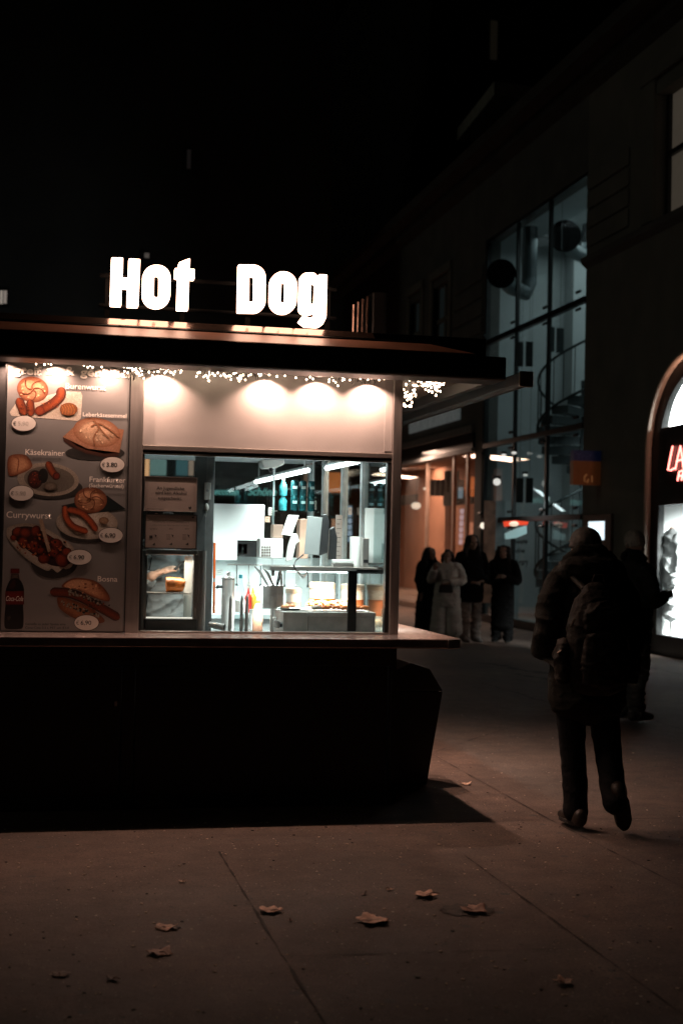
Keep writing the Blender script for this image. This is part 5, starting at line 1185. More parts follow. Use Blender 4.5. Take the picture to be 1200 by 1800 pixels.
MB().prism(PX([(64.5, 366), (67.5, 396), (62, 393)], 'y', 60), (0, .4, 0)).build('spire_tip', EMIT('teal_spire_glow', (.35, .72, .66), .38), SP); MB().prism(PX([(61, 402), (66.5, 399), (66, 409), (58.5, 416)], 'y', 60), (0, .4, 0)).build('spire_base', EMIT('teal_spire_glow', (.35, .72, .66), .38), SP)  # floodlit look of the spire is put in as emission
MB().cyl(P(63, 417, 'y', 60.2), P(64.5, 366, 'y', 60.2), .10, .02, 8).build('spire_core', darkpanel, SP)
CN = T('cyan_neon_sign', 'cyan neon script on the dark house seen through the kiosk back window', 'sign', P(420, 870, 'y', 35.7))
lettering('secotten', (371, 869), (419, 870), 12, EMIT('cyan_glow', (.25, .62, .58), .55), CN, y=35.7, shear=.25, extrude=.02, offset=.005); lettering('Schöne', (436, 870), (486, 871), 14, EMIT('cyan_glow', (.25, .62, .58), .55), CN, y=35.7, shear=.25, extrude=.02, offset=.005)
p, q = P(366, 855, 'y', 35.75), P(490, 882, 'y', 35.75); MB().box(p.x, q.x, 35.74, 35.78, q.z, p.z).build('sign_backing', blackp, CN)
BL = T('vertical_sign', 'bluish lit vertical sign seen through the right end of the kiosk window', 'sign', P(614, 955, 'y', 35.7))
for i in range(6):
    p, q = P(611, 889+i*11, 'y', 35.6), P(618, 898+i*11, 'y', 35.6); MB().box(p.x, q.x, 35.58, 35.62, q.z, p.z).build('sign_panel', EMIT('blue_panel', (.62, .74, 1), .7), BL, bevel=.02)
p, q = P(609, 886, 'y', 35.65), P(620, 956, 'y', 35.65); MB().box(p.x, q.x, 35.63, 35.7, q.z, p.z).build('sign_case', blackp, BL)

# ------------------------------------------------------------------ people (built facing +y, then turned)
skin = M('skin', (.42, .25, .18), .5, 0, .06, 20, .05, 150)
def add_head(m, c, s=1.):
    c = Vector(c); B = lambda d, r: m.ball(c+Vector(d)*s, Vector(r)*s, 16)
    B((0, -.012, .025), (.076, .094, .098)); B((0, .022, -.035), (.060, .070, .078)); B((0, .052, -.078), (.034, .036, .030))
    B((0, .095, -.012), (.013, .020, .026)); B((0, .088, -.050), (.026, .012, .010))
    for k in (-1, 1): B((k*.076, -.005, -.005), (.012, .022, .034)); B((k*.030, .076, .018), (.022, .014, .010)); B((k*.038, .062, -.025), (.024, .022, .022))
    m.chain([(c+Vector((0, -.02, -.06))*s, .056*s), (c+Vector((0, -.03, -.14))*s, .056*s), (c+Vector((0, -.03, -.22))*s, .075*s)], 14)
def add_eyes(par, c, loc, rot, s=1.):
    m = MB(); R3 = Matrix.Rotation(rot, 3, 'Z')
    for k in (-1, 1): m.ball(Vector(loc)+R3 @ (Vector(c)+Vector((k*.030, .088, .008))*s), .010*s, 8)
    m.build('eyes', M('dark_eyes', (.03, .02, .015), .2), par, smooth=True)
def add_hand(m, w, d, side, curl=.5, up=(0, 0, 1), s=1.):
    """palm, four bent fingers of different lengths and a thumb leaving the side of the palm"""
    w = Vector(w); d = Vector(d).normalized(); up = Vector(up); nrm = (up-d*up.dot(d)).normalized(); lat = d.cross(nrm)*side
    m.chain([(w-d*.01*s, .026*s), (w+d*.05*s, .034*s, .018*s), (w+d*.09*s, .036*s, .016*s)], 12)
    for i, (o, L) in enumerate(((-.027, .066), (-.009, .076), (.009, .072), (.026, .056))):
        b = w+d*.09*s+lat*o*s; a1 = curl*.6; a2 = curl*1.5
        p1 = b+(d*cos(a1)-nrm*sin(a1))*L*.45*s; p2 = p1+(d*cos(a2)-nrm*sin(a2))*L*.35*s; p3 = p2+(d*cos(a2+.3)-nrm*sin(a2+.3))*L*.25*s
        m.chain([(b-d*.02*s, .0095*s), (p1, .009*s), (p2, .008*s), (p3, .0068*s)], 8, 3)
    b = w+d*.03*s-lat*.028*s
    m.chain([(b, .013*s), (b+(d*.6-lat*.6-nrm*.3)*.035*s, .011*s), (b+(d*.9-lat*.35-nrm*.5)*.065*s, .0085*s)], 8, 3)
def add_shoe(m, heel, toe, up=(0, 0, 1), w=.045):
    heel, toe = Vector(heel), Vector(toe); d = toe-heel; u = Vector(up)
    m.chain([(heel+u*.052, w*.95, .055), (heel+d*.33+u*.055, w*1.0, .056), (heel+d*.65+u*.040, w*1.1, .040), (heel+d*.93+u*.030, w*.98, .030)], 16)
def sole(o, heel, toe, loc, rot, mat, up=(0, 0, 1), w=.05):
    heel, toe, u = Vector(heel), Vector(toe), Vector(up); d = (toe-heel).normalized(); lat = d.cross(u).normalized(); L = (toe-heel).length
    pts = []
    for k in range(24):
        t = 2*pi*k/24; x = -cos(t); pts.append(heel+d*(L*.5+x*L*.54)+lat*sin(t)*w*(1.02+.08*x)*(.9 if abs(x) < .4 else 1))
    R3 = Matrix.Rotation(rot, 3, 'Z'); m = MB(); m.prism([Vector(loc)+R3 @ (p+u*.001) for p in pts], R3 @ (u*.024)); return m.build('sole', mat, o, bevel=.004)
class Fig:
    def __init__(s, label, loc, rot=0., group=None):
        s.loc, s.rot = Vector(loc), rot; s.o = T('person', label, 'person', loc, group)
    def blob(s, m, name, mat, **k): return m.blob(name, mat, s.o, rot=s.rot, loc=s.loc, **k)
    def shoe(s, heel, toe, mat, smat, up=(0, 0, 1)):
        m = MB(); add_shoe(m, heel, toe, up); o = s.blob(m, 'shoe', mat, voxel=.010, smooth=3); sole(o, heel, toe, s.loc, s.rot, smat, up); return o
    def W(s, p): return s.loc+Matrix.Rotation(s.rot, 3, 'Z') @ Vector(p)

# 1 the man with the backpack, walking away
olive = M('olive_jacket', (.017, .016, .013), .85, 0, .2, 12, .5, 45, spec=.15)
denim = M('dark_denim', (.007, .007, .008), .8, 0, .2, 30, .4, 60, spec=.2)
leather = M('dark_boot_leather', (.035, .026, .020), .5, 0, .3, 20, .3, 60); rubber = M('boot_rubber', (.02, .018, .016), .8, 0, .2, 40, .4, 90)
F1 = Fig('man in a cap and dark hooded jacket walking away with a backpack', (3.06, 7.45, 0), radians(-4))
HZ = 1.63
m = MB(); add_head(m, (0, .08, HZ-.03)); m.chain([((0, 0, .95), .15, .10), ((0, 0, 1.2), .15, .10), ((0, .01, 1.42), .16, .10), ((0, .03, 1.5), .07, .07)])
for sx in (-1, 1): m.chain([((sx*.17, .01, 1.41), .05), ((sx*.24, -.02, 1.13), .045), ((sx*.16, .24, 1.08), .032)]); add_hand(m, (sx*.16, .24, 1.08), (-sx*.8, .6, .0), sx, .8)
m.chain([((-.09, 0, .95), .08), ((-.065, .05, .52), .055), ((-.045, .03, .09), .04)]); m.chain([((.09, 0, .95), .08), ((.12, .02, .52), .055), ((.12, -.17, .18), .04)])
F1.blob(m, 'body', skin, voxel=.009, smooth=3); add_eyes(F1.o, (0, .08, HZ-.03), F1.loc, F1.rot)
m = MB()
m.chain([((0, -.01, .75), .225, .17), ((0, -.01, .95), .228, .175), ((0, 0, 1.15), .22, .17), ((0, .0, 1.33), .215, .15), ((0, .015, 1.44), .175, .12), ((0, .03, 1.50), .10, .10)], 22)
for sx in (-1, 1):
    m.chain([((sx*.13, .01, 1.43), .085), ((sx*.19, 0, 1.385), .09), ((sx*.235, -.03, 1.23), .085), ((sx*.255, -.02, 1.10), .082), ((sx*.24, .09, 1.04), .072), ((sx*.18, .22, 1.07), .058)], 16)
F1.blob(m, 'jacket', olive, voxel=.009, smooth=4, wrinkle=.020, wscale=.13, fold=.9)
m = MB(); m.chain([((-.155, .06, 1.46), .06, .05), ((-.11, -.07, 1.50), .09, .07), ((0, -.115, 1.505), .10, .085), ((.11, -.07, 1.50), .09, .07), ((.155, .06, 1.46), .06, .05)], 14)
m.chain([((-.12, 0, 1.52), .06), ((-.085, -.03, 1.585), .05), ((0, -.06, 1.60), .055), ((.085, -.03, 1.585), .05), ((.12, 0, 1.52), .06)], 12); m.ball((0, -.05, 1.49), (.13, .10, .07))
F1.blob(m, 'hood', olive, voxel=.009, smooth=4, wrinkle=.018, wscale=.07)
m = MB(); m.chain([((0, 0, .98), .19, .15), ((0, -.005, .84), .185, .15)], 18)
m.chain([((-.095, 0, .90), .105, .125), ((-.085, .03, .70), .092, .10), ((-.065, .05, .50), .076, .083), ((-.05, .045, .30), .072, .077), ((-.045, .03, .10), .073, .08)], 16)
m.chain([((.095, 0, .90), .105, .125), ((.115, .03, .70), .092, .10), ((.125, .0, .50), .080, .085), ((.125, -.09, .32), .074, .08), ((.12, -.17, .18), .072, .075)], 16)
F1.blob(m, 'trousers', denim, voxel=.009, smooth=4, wrinkle=.008, wscale=.12, fold=1.0)
F1.shoe((-.04, -.045, .025), (-.065, .215, .025), leather, rubber)
hu = Vector((-.1, .83, .55)).normalized()
F1.shoe((.13, -.245, .245), (.205, -.115, .022), leather, rubber, hu)
m = MB(); m.ball((0, .07, HZ+.035), (.092, .108, .088)); m.ball((0, .17, HZ+.035), (.075, .085, .012)); m.chain([((-.09, .07, HZ+.01), .014), ((0, -.035, HZ+.0), .014), ((.09, .07, HZ+.01), .014)], 8)
F1.blob(m, 'cap', M('grey_cap', (.12, .105, .095), .85, 0, .1, 20, .3, 60), voxel=.007, smooth=2)
m = MB(); m.ball((0, .04, HZ-.035), (.084, .09, .07)); F1.blob(m, 'hair', M('dark_hair', (.03, .022, .018), .6, 0, .3, 40), voxel=.009, smooth=2, wrinkle=.01, wscale=.03)

canvas = M('backpack_canvas', (.024, .020, .016), .7, 0, .2, 16, .4, 50, spec=.2); zipm = M('bright_zip', (.55, .42, .34), .3, .8)
BPK = T('backpack', 'dark outdoor backpack with pockets and pale zip pulls on the man walking away', 'backpack', F1.W((-.02, -.25, .92)))
def bp(m, name, par, mat=canvas, **k): return m.blob(name, mat, par, rot=F1.rot, loc=F1.loc, **k)
bx = -.025
m = MB(); m.chain([((bx, -.255, .88), .175, .10), ((bx, -.27, 1.02), .195, .125), ((bx, -.265, 1.20), .185, .12), ((bx, -.25, 1.32), .150, .10), ((bx, -.235, 1.38), .10, .07)], 20)
bp(m, 'main_pouch', BPK, voxel=.010, smooth=3, wrinkle=.012, wscale=.07)
m = MB(); m.chain([((bx, -.375, .90), .135, .055), ((bx, -.395, 1.02), .140, .065), ((bx, -.385, 1.13), .115, .05)], 16); bp(m, 'front_pocket', BPK, voxel=.009, smooth=3, wrinkle=.02, wscale=.06)
m = MB(); m.chain([((bx, -.36, 1.18), .12, .045), ((bx, -.36, 1.26), .12, .05), ((bx, -.335, 1.31), .09, .035)], 16); bp(m, 'top_pocket', BPK, voxel=.009, smooth=3, wrinkle=.015, wscale=.05)
for sx in (-1, 1):
    m = MB(); m.chain([((bx+sx*.20, -.24, .90), .04, .06), ((bx+sx*.205, -.25, 1.02), .05, .075), ((bx+sx*.19, -.24, 1.10), .035, .05)], 12); bp(m, 'side_pocket', BPK, voxel=.009, smooth=3, wrinkle=.015, wscale=.05)
    m = MB(); R_ = F1.W; m.tube([R_((bx+sx*.07, -.20, 1.40)), R_((sx*.13, -.13, 1.455)), R_((sx*.165, 0, 1.535)), R_((sx*.17, .14, 1.40)), R_((sx*.19, .20, 1.2)), R_((sx*.26, .02, 1.0)), R_((bx+sx*.17, -.18, .93))], .018, 8); m.build('strap', M('strap_webbing', (.05, .042, .034), .7, 0, .2, 30), BPK, smooth=True)
m = MB(); m.tube([F1.W((bx-.03, -.235, 1.44)), F1.W((bx-.02, -.24, 1.475)), F1.W((bx+.03, -.24, 1.475)), F1.W((bx+.04, -.235, 1.44))], .008, 8); m.build('carry_loop', canvas, BPK, smooth=True)
m = MB()
for z, w, y in ((1.15, .115, -.425), (1.29, .105, -.395)): m.tube([F1.W((bx-w, y+.06, z-.03)), F1.W((bx-w*.6, y+.012, z)), F1.W((bx, y, z+.012)), F1.W((bx+w*.6, y+.012, z)), F1.W((bx+w, y+.06, z-.03))], .005, 6)
m.build('zip', M('dark_zip', (.16, .13, .11), .3, .6), BPK, smooth=True)
for p, d in (((bx-.165, -.335, 1.235), (-.025, -.01, -.045)), ((bx+.115, -.40, 1.13), (.012, -.008, -.06)), ((bx-.20, -.30, 1.07), (-.05, 0, -.03))):
    a = F1.W(p); MB().tube([a, a+Vector(d)*.5, a+Vector(d)], [.006, .008, .006], 6).build('zip_pull', zipm, BPK, smooth=True)

# 2 the person in a knit hat, looking to the shop window
F2 = Fig('person in a pale knit hat and dark coat standing by the arched shop window', (5.40, 12.1, 0), radians(-62))
coat = M('dark_coat', (.010, .009, .008), .8, 0, .2, 12, .4, 40, spec=.2)
m = MB(); add_head(m, (0, .05, 1.66)); m.chain([((0, 0, .95), .15, .10), ((0, 0, 1.2), .15, .10), ((0, .01, 1.44), .15, .09), ((0, .02, 1.52), .06, .06)])
m.chain([((-.19, 0, 1.44), .05), ((-.26, -.02, 1.15), .045), ((-.2, .25, 1.13), .032)]); m.chain([((.19, 0, 1.44), .05), ((.25, -.02, 1.17), .045), ((.20, .26, 1.19), .032)])
add_hand(m, (-.2, .25, 1.13), (.3, .8, .1), -1, .6); add_hand(m, (.20, .26, 1.19), (.0, .9, .25), 1, .5, (1, 0, .3))
for sx in (-1, 1): m.chain([((sx*.09, 0, .95), .08), ((sx*.1, .02, .5), .055), ((sx*.1, -.01, .09), .04)])
F2.blob(m, 'body', skin, voxel=.009, smooth=2); add_eyes(F2.o, (0, .05, 1.66), F2.loc, F2.rot)
m = MB(); m.chain([((0, 0, .80), .21, .16), ((0, 0, 1.0), .215, .165), ((0, 0, 1.25), .22, .165), ((0, .01, 1.43), .18, .13), ((0, .02, 1.53), .10, .10), ((0, .02, 1.58), .09, .09)], 20)
m.chain([((-.15, 0, 1.43), .09), ((-.24, -.01, 1.3), .085), ((-.27, -.02, 1.15), .078), ((-.22, .12, 1.12), .066), ((-.2, .22, 1.13), .05)], 14); m.chain([((.15, 0, 1.43), .09), ((.235, -.01, 1.3), .085), ((.26, -.02, 1.17), .078), ((.22, .12, 1.16), .066), ((.2, .23, 1.19), .05)], 14)
F2.blob(m, 'coat', coat, voxel=.012, smooth=4, wrinkle=.03, wscale=.1)
m = MB(); m.chain([((0, 0, .92), .18, .14), ((0, 0, .8), .17, .14)], 16)
for sx, f in ((-1, .05), (1, -.03)): m.chain([((sx*.09, 0, .86), .10, .12), ((sx*.1, .02, .5), .082, .09), ((sx*.1, f, .28), .08, .085), ((sx*.1, f, .10), .078, .085)], 14)
F2.blob(m, 'trousers', M('grey_trousers', (.075, .065, .058), .85, 0, .15, 16, .3, 50), voxel=.012, smooth=3, wrinkle=.035, wscale=.07)
for sx, f in ((-1, .05), (1, -.03)): F2.shoe((sx*.1, f-.06, .024), (sx*.12, f+.21, .024), M('grey_shoe', (.07, .06, .055), .6), M('pale_sole', (.20, .18, .16), .7))
m = MB(); m.ball((0, .035, 1.72), (.098, .112, .10)); m.chain([((-.085, .05, 1.685), .022), ((0, -.065, 1.67), .024), ((.085, .05, 1.685), .022), ((0, .135, 1.70), .02), ((-.085, .05, 1.685), .022)], 10)
F2.blob(m, 'knit_hat', M('pale_knit', (.30, .24, .20), .95, 0, .1, 60, .7, 70), voxel=.008, smooth=2)
m = MB(); m.chain([((-.085, .03, 1.55), .05), ((0, -.075, 1.56), .055), ((.085, .03, 1.55), .05), ((0, .1, 1.53), .05), ((-.085, .03, 1.55), .05)], 12); F2.blob(m, 'collar', coat, voxel=.01, smooth=3, wrinkle=.015)

# 3 the group in front of the tower
blackcloth = M('black_cloth', (.006, .0055, .0055), .85, 0, .2, 8, .3, 30, spec=.2); hair_m = M('dark_brown_hair', (.022, .015, .012), .55, 0, .3, 30, .3, 50)
def woman(label, loc, rot, h, garment, mat, arms, long_hair=True, hem=.25, hemw=.27, waist=.17, legs=None, legmat=None, shoe=blackcloth, head_turn=0, sh=.17):
    F = Fig(label, loc, rot, 'group of friends in front of the stair tower'); k = h/1.68; hz = h-.125
    m = MB(); add_head(m, (0, .02, hz), k); m.chain([((0, 0, .95*k), .14, .10), ((0, 0, 1.2*k), .13, .10), ((0, 0, 1.38*k), .14, .08), ((0, 0, 1.46*k), .06, .06)])
    for sx in (-1, 1): m.chain([((sx*.085, 0, .95*k), .075), ((sx*.09, .02, .5*k), .052), ((sx*.09, -.01, .08), .036)])
    for sx, (e, w, d) in arms.items(): m.chain([((sx*sh, 0, 1.37*k), .045), (e, .04), (w, .03)]); add_hand(m, w, d, sx, .6)
    F.blob(m, 'body', skin, voxel=.011, smooth=2); add_eyes(F.o, (0, .02, hz), F.loc, F.rot, k)
    m = MB(); m.chain([((0, 0, hem), hemw, hemw*.72), ((0, 0, .65*k), hemw*.88, hemw*.66), ((0, 0, .98*k), waist+.03, .145), ((0, 0, 1.15*k), waist, .13), ((0, 0, 1.32*k), sh+.03, .125), ((0, 0, 1.41*k), .12, .09), ((0, -.01, 1.45*k), .07, .07)], 20)
    for sx, (e, w, d) in arms.items():
        e, w = Vector(e), Vector(w); m.chain([((sx*(sh-.03), 0, 1.38*k), .075), (Vector((sx*(sh+.03), 0, 1.33*k)), .075), (e, .07), (e.lerp(w, .55), .062), (e.lerp(w, .9), .055)], 14)
    F.blob(m, garment, mat, voxel=.014, smooth=4, wrinkle=.022, wscale=.15)
    if legs:
        m = MB(); m.chain([((0, 0, .95*k), .17, .13), ((0, 0, .82*k), .16, .13)], 14)
        for sx in (-1, 1): m.chain([((sx*.09, 0, .85*k), .10, .11), ((sx*.10, .01, .5*k), legs, legs), ((sx*.10, -.01, .10), legs*.95, legs*.95)], 14)
        F.blob(m, 'trousers', legmat or mat, voxel=.014, smooth=3, wrinkle=.03, wscale=.09)
    for sx in (-1, 1): F.shoe((sx*.1, -.06, .02), (sx*.115, .19, .02), shoe, rubber)
    m = MB(); m.ball((0, -.015, hz+.03), (.095*k, .105*k, .105*k))
    if long_hair:
        for sx in (-1, 1): m.chain([((sx*.07, .0, hz+.08), .045), ((sx*.10, .005, hz-.05), .05), ((sx*.115, .03, hz-.2), .05), ((sx*.10, .07, hz-.33), .035)], 12)
        m.chain([((0, -.06, hz+.06), .08, .05), ((0, -.09, hz-.12), .11, .05), ((0, -.10, hz-.3), .11, .04)], 14)
    else: m.chain([((-.08, .01, hz+.03), .035), ((-.085, -.03, hz-.08), .03)], 10); m.chain([((.08, .01, hz+.03), .035), ((.085, -.03, hz-.08), .03)], 10); m.ball((0, -.06, hz-.05), (.085, .05, .09))
    F.blob(m, 'hair', hair_m, voxel=.010, smooth=3, wrinkle=.02, wscale=.05)
    return F
gp = lambda px, y: _px(px, 1000, 'y', y).x
HW = woman('woman with long dark hair in a long black coat at the left of the group', (gp(754, 22.8), 22.8, 0), pi+.5, 1.60, 'long_coat', blackcloth, {-1: ((-.26, .03, 1.08), (-.2, .22, 1.3), (.3, .5, .8)), 1: ((.25, 0, 1.05), (.24, .06, .82), (0, .1, -1))}, True, .22, .28)
cream = M('cream_coat', (.72, .66, .60), .85, 0, .06, 8, .3, 30)
WW = woman('woman in a cream suit with wide trousers holding a dark bag', (gp(786, 21.8), 21.8, 0), pi-.35, 1.57, 'jacket', cream, {1: ((.27, .02, 1.06), (.20, .20, 1.22), (-.1, .3, 1)), -1: ((-.26, .03, 1.06), (-.06, .24, 1.02), (.9, .35, -.1))}, False, .74, .235, .185, .115, cream)
m = MB()
for sx in (-1, 1): m.chain([((sx*.09, 0, .85), .12, .13), ((sx*.115, .01, .5), .135, .13), ((sx*.125, 0, .22), .15, .14)], 16)
WW.blob(m, 'wide_trouser_legs', cream, voxel=.014, smooth=3, wrinkle=.015, wscale=.14)
lb_ = MB()
for sx in (-1, 1): lb_.prism([WW.W((sx*.02, .125, 1.36)), WW.W((sx*.10, .14, 1.30)), WW.W((sx*.075, .16, 1.15)), WW.W((sx*.01, .165, 1.02))], WW.W((0, .012, 0))-WW.W((0, 0, 0)))
lb_.build('lapel', cream, WW.o); MB().ball(WW.W((.06, .165, 1.0)), .014, 10).build('button', blackcloth, WW.o)
HB = T('handbag', 'small dark brown handbag held by the woman in the cream suit', 'handbag', WW.W((.02, .30, .84)))
m = MB(); m.prism([WW.W(q) for q in ((-.12, .22, .86), (.12, .22, .86), (.10, .22, 1.0), (-.10, .22, 1.0))], WW.W((0, .10, 0))-WW.W((0, 0, 0))); m.build('bag_body', M('brown_leather', (.05, .032, .026), .5, 0, .2, 12), HB, bevel=.02)
MB().tube([WW.W(q) for q in ((-.07, .27, 1.0), (-.05, .27, 1.07), (.05, .27, 1.07), (.07, .27, 1.0))], .008, 8).build('bag_handle', M('brown_leather', (.05, .03, .02)), HB, smooth=True)
TM = woman('tall person with long dark hair in a black jacket and light trousers', (gp(828, 22.1), 22.1, 0), pi+.12, 1.82, 'jacket', blackcloth, {-1: ((-.27, 0, 1.12), (-.13, .22, 1.05), (.8, .5, 0)), 1: ((.27, 0, 1.12), (.10, .24, 1.03), (-.8, .5, 0))}, True, .78, .24, .21, .092, M('pale_trousers', (.30, .25, .22), .85, 0, .08, 8), M('pale_trainers', (.30, .28, .26), .6), sh=.19)
LW = woman('woman in a long black dress with folded hands at the right of the group', (gp(884, 22.2), 22.2, 0), pi-.5, 1.66, 'long_dress', blackcloth, {-1: ((-.26, .02, 1.06), (-.06, .22, 1.12), (.8, .4, .1)), 1: ((.26, .02, 1.06), (.04, .24, 1.14), (-.8, .4, .2))}, True, .30, .20, .165, .095, blackcloth)

# 4 the vendor inside the kiosk, behind the warming cabinet
VX, VY = P(283, 1000, 'y', 8.95).x, 9.05
FV = Fig('vendor in a grey hooded sweater behind the warming cabinet using a phone', (VX, VY, .12), pi-.35)
m = MB(); add_head(m, (0, .06, 1.60)); m.chain([((0, 0, .95), .15, .10), ((0, 0, 1.2), .15, .10), ((0, .01, 1.40), .15, .09), ((0, .02, 1.47), .06, .06)])
R_ = Matrix.Rotation(-FV.rot, 3, 'Z')
hw_ = R_ @ (P(268, 1012, 'y', 8.80)-FV.loc); hd = R_ @ (P(312, 994, 'y', 8.78)-P(268, 1012, 'y', 8.80))
hw2 = R_ @ (P(268, 1024, 'y', 8.82)-FV.loc)
m.chain([((.19, 0, 1.38), .05), ((.27, .02, 1.10), .045), (hw_, .032)]); add_hand(m, hw_, hd, 1, .25, (0, .5, 1), 1.05)
m.chain([((-.19, 0, 1.38), .05), ((-.25, .06, 1.10), .045), ((-.15, .22, .98), .032)]); add_hand(m, (-.15, .22, .98), (.5, .8, 0), -1, .7)
for sx in (-1, 1): m.chain([((sx*.09, 0, .95), .08), ((sx*.1, .02, .5), .055), ((sx*.1, -.01, .09), .04)])
FV.blob(m, 'body', M('vendor_skin', (.55, .33, .24), .5, 0, .05, 20), voxel=.007, smooth=2); add_eyes(FV.o, (0, .06, 1.60), FV.loc, FV.rot)
gh = M('grey_hoodie', (.20, .21, .215), .9, 0, .08, 10, .4, 40)
m = MB(); m.chain([((0, 0, .80), .20, .15), ((0, .01, 1.0), .21, .165), ((0, 0, 1.25), .21, .16), ((0, 0, 1.38), .18, .12), ((0, -.01, 1.46), .10, .10)], 20)
m.chain([((.15, 0, 1.37), .09), ((.23, 0, 1.25), .085), ((.27, .02, 1.10), .08), (Vector((.27, .02, 1.10)).lerp(hw_, .5), .07), (Vector((.27, .02, 1.10)).lerp(hw_, .85), .056)], 14)
m.chain([((-.15, 0, 1.37), .09), ((-.23, .02, 1.25), .085), ((-.25, .06, 1.10), .078), ((-.2, .14, 1.03), .066), ((-.16, .2, .99), .052)], 14)
FV.blob(m, 'hoodie', gh, voxel=.011, smooth=4, wrinkle=.03, wscale=.1)
m = MB(); m.ball((0, -.04, 1.47), (.13, .12, .08)); FV.blob(m, 'hood', gh, voxel=.011, smooth=3, wrinkle=.02)
MB().tube([FV.W((.02, .10, 1.44)), FV.W((.025, .165, 1.30)), FV.W((.03, .178, 1.1)), FV.W((.045, .172, 1.02))], .004, 6).build('drawstring', blackplastic, FV.o, smooth=True)
m = MB(); m.chain([((0, 0, .92), .18, .14), ((0, 0, .8), .17, .14)], 16)
for sx in (-1, 1): m.chain([((sx*.09, 0, .86), .10, .12), ((sx*.1, .02, .5), .08, .085), ((sx*.1, 0, .10), .075, .08)], 14)
FV.blob(m, 'trousers', denim, voxel=.012, smooth=3, wrinkle=.02)
for sx in (-1, 1): FV.shoe((sx*.1, -.06, .022), (sx*.115, .2, .022), blackcloth, rubber)
m = MB(); m.ball((0, .03, 1.64), (.092, .105, .10)); FV.blob(m, 'hair', hair_m, voxel=.01, smooth=2, wrinkle=.015, wscale=.03)
PH = T('phone', 'dark phone held flat in the hand of the vendor', 'phone', P(316, 997, 'y', 8.74))
m = MB(); q = PX([(305, 1000), (322, 985.5), (325, 987), (309, 1003)], 'y', 8.75); m.prism(q, (.01, .065, .004)); m.build('phone_case', blackplastic, PH, bevel=.002)
m = MB(); m.prism([v+Vector((0, .004, .0022)) for v in PX([(306.5, 999.3), (321.6, 986.2), (322.4, 986.7), (307.6, 1000.4)], 'y', 8.75)], (.0092, .055, .004)); m.build('phone_screen', M('phone_screen', (.03, .035, .04), .1), PH)

# ------------------------------------------------------------------ ground
gm_ = bpy.data.materials.new('worn_asphalt'); gm_.use_nodes = True
n = gm_.node_tree.nodes; l = gm_.node_tree.links; b = n['Principled BSDF']
tc = n.new('ShaderNodeTexCoord')
def noise(sc, det=6, rough=.55):
    t = n.new('ShaderNodeTexNoise'); t.inputs['Scale'].default_value = sc; t.inputs['Detail'].default_value = det; t.inputs['Roughness'].default_value = rough; l.new(tc.outputs['Object'], t.inputs['Vector']); return t.outputs['Fac']
def ramp(f, a, c0, b_, c1):
    r = n.new('ShaderNodeValToRGB'); r.color_ramp.elements[0].position = a; r.color_ramp.elements[1].position = b_; r.color_ramp.elements[0].color = (*c0, 1); r.color_ramp.elements[1].color = (*c1, 1); l.new(f, r.inputs[0]); return r.outputs[0]
def mixc(f, a, b_, mode='MIX'):
    m_ = n.new('ShaderNodeMix'); m_.data_type = 'RGBA'; m_.blend_type = mode
    if isinstance(f, float): m_.inputs['Factor'].default_value = f
    else: l.new(f, m_.inputs['Factor'])
    for s_, v in ((6, a), (7, b_)):
        if isinstance(v, tuple): m_.inputs[s_].default_value = (*v, 1)
        else: l.new(v, m_.inputs[s_])
    return m_.outputs[2]
base = ramp(noise(.55, 5), .35, (.078, .054, .042), .68, (.158, .107, .084))
base = mixc(.95, base, ramp(noise(5, 8, .7), .30, (.50, .50, .50), .70, (1.2, 1.2, 1.2)), 'MULTIPLY')
base = mixc(.8, base, ramp(noise(70, 4, .7), .32, (.38, .38, .38), .66, (1.35, 1.35, 1.35)), 'MULTIPLY')
vo_ = n.new('ShaderNodeTexVoronoi'); vo_.inputs['Scale'].default_value = 55; vo_.inputs['Randomness'].default_value = 1; l.new(tc.outputs['Object'], vo_.inputs['Vector'])
sel = n.new('ShaderNodeSeparateColor'); l.new(vo_.outputs['Color'], sel.inputs[0])
def cmpn(sock, op, v):
    m_ = n.new('ShaderNodeMath'); m_.operation = op; l.new(sock, m_.inputs[0]); m_.inputs[1].default_value = v; return m_.outputs[0]
def mul(a, b_):
    m_ = n.new('ShaderNodeMath'); m_.operation = 'MULTIPLY'; l.new(a, m_.inputs[0]); l.new(b_, m_.inputs[1]); return m_.outputs[0]
chip = mul(cmpn(vo_.outputs['Distance'], 'LESS_THAN', .20), cmpn(sel.outputs[0], 'GREATER_THAN', .93)); base = mixc(chip, base, (.34, .29, .25))
dot = mul(cmpn(vo_.outputs['Distance'], 'LESS_THAN', .26), cmpn(sel.outputs[1], 'GREATER_THAN', .93)); base = mixc(dot, base, (.03, .027, .025))
vg = n.new('ShaderNodeTexVoronoi'); vg.inputs['Scale'].default_value = 5.5; l.new(tc.outputs['Object'], vg.inputs['Vector']); sg = n.new('ShaderNodeSeparateColor'); l.new(vg.outputs['Color'], sg.inputs[0])
v3 = n.new('ShaderNodeTexVoronoi'); v3.inputs['Scale'].default_value = 21; l.new(tc.outputs['Object'], v3.inputs['Vector']); s3 = n.new('ShaderNodeSeparateColor'); l.new(v3.outputs['Color'], s3.inputs[0])
base = mixc(mul(cmpn(v3.outputs['Distance'], 'LESS_THAN', .15), cmpn(s3.outputs[0], 'GREATER_THAN', .955)), base, (.40, .33, .28))
base = mixc(mul(cmpn(v3.outputs['Distance'], 'LESS_THAN', .20), cmpn(s3.outputs[1], 'GREATER_THAN', .95)), base, (.025, .022, .02))
gum = mul(cmpn(vg.outputs['Distance'], 'LESS_THAN', .13), cmpn(sg.outputs[0], 'GREATER_THAN', .62)); base = mixc(gum, base, (.06, .053, .048))
l.new(base, b.inputs['Base Color'])
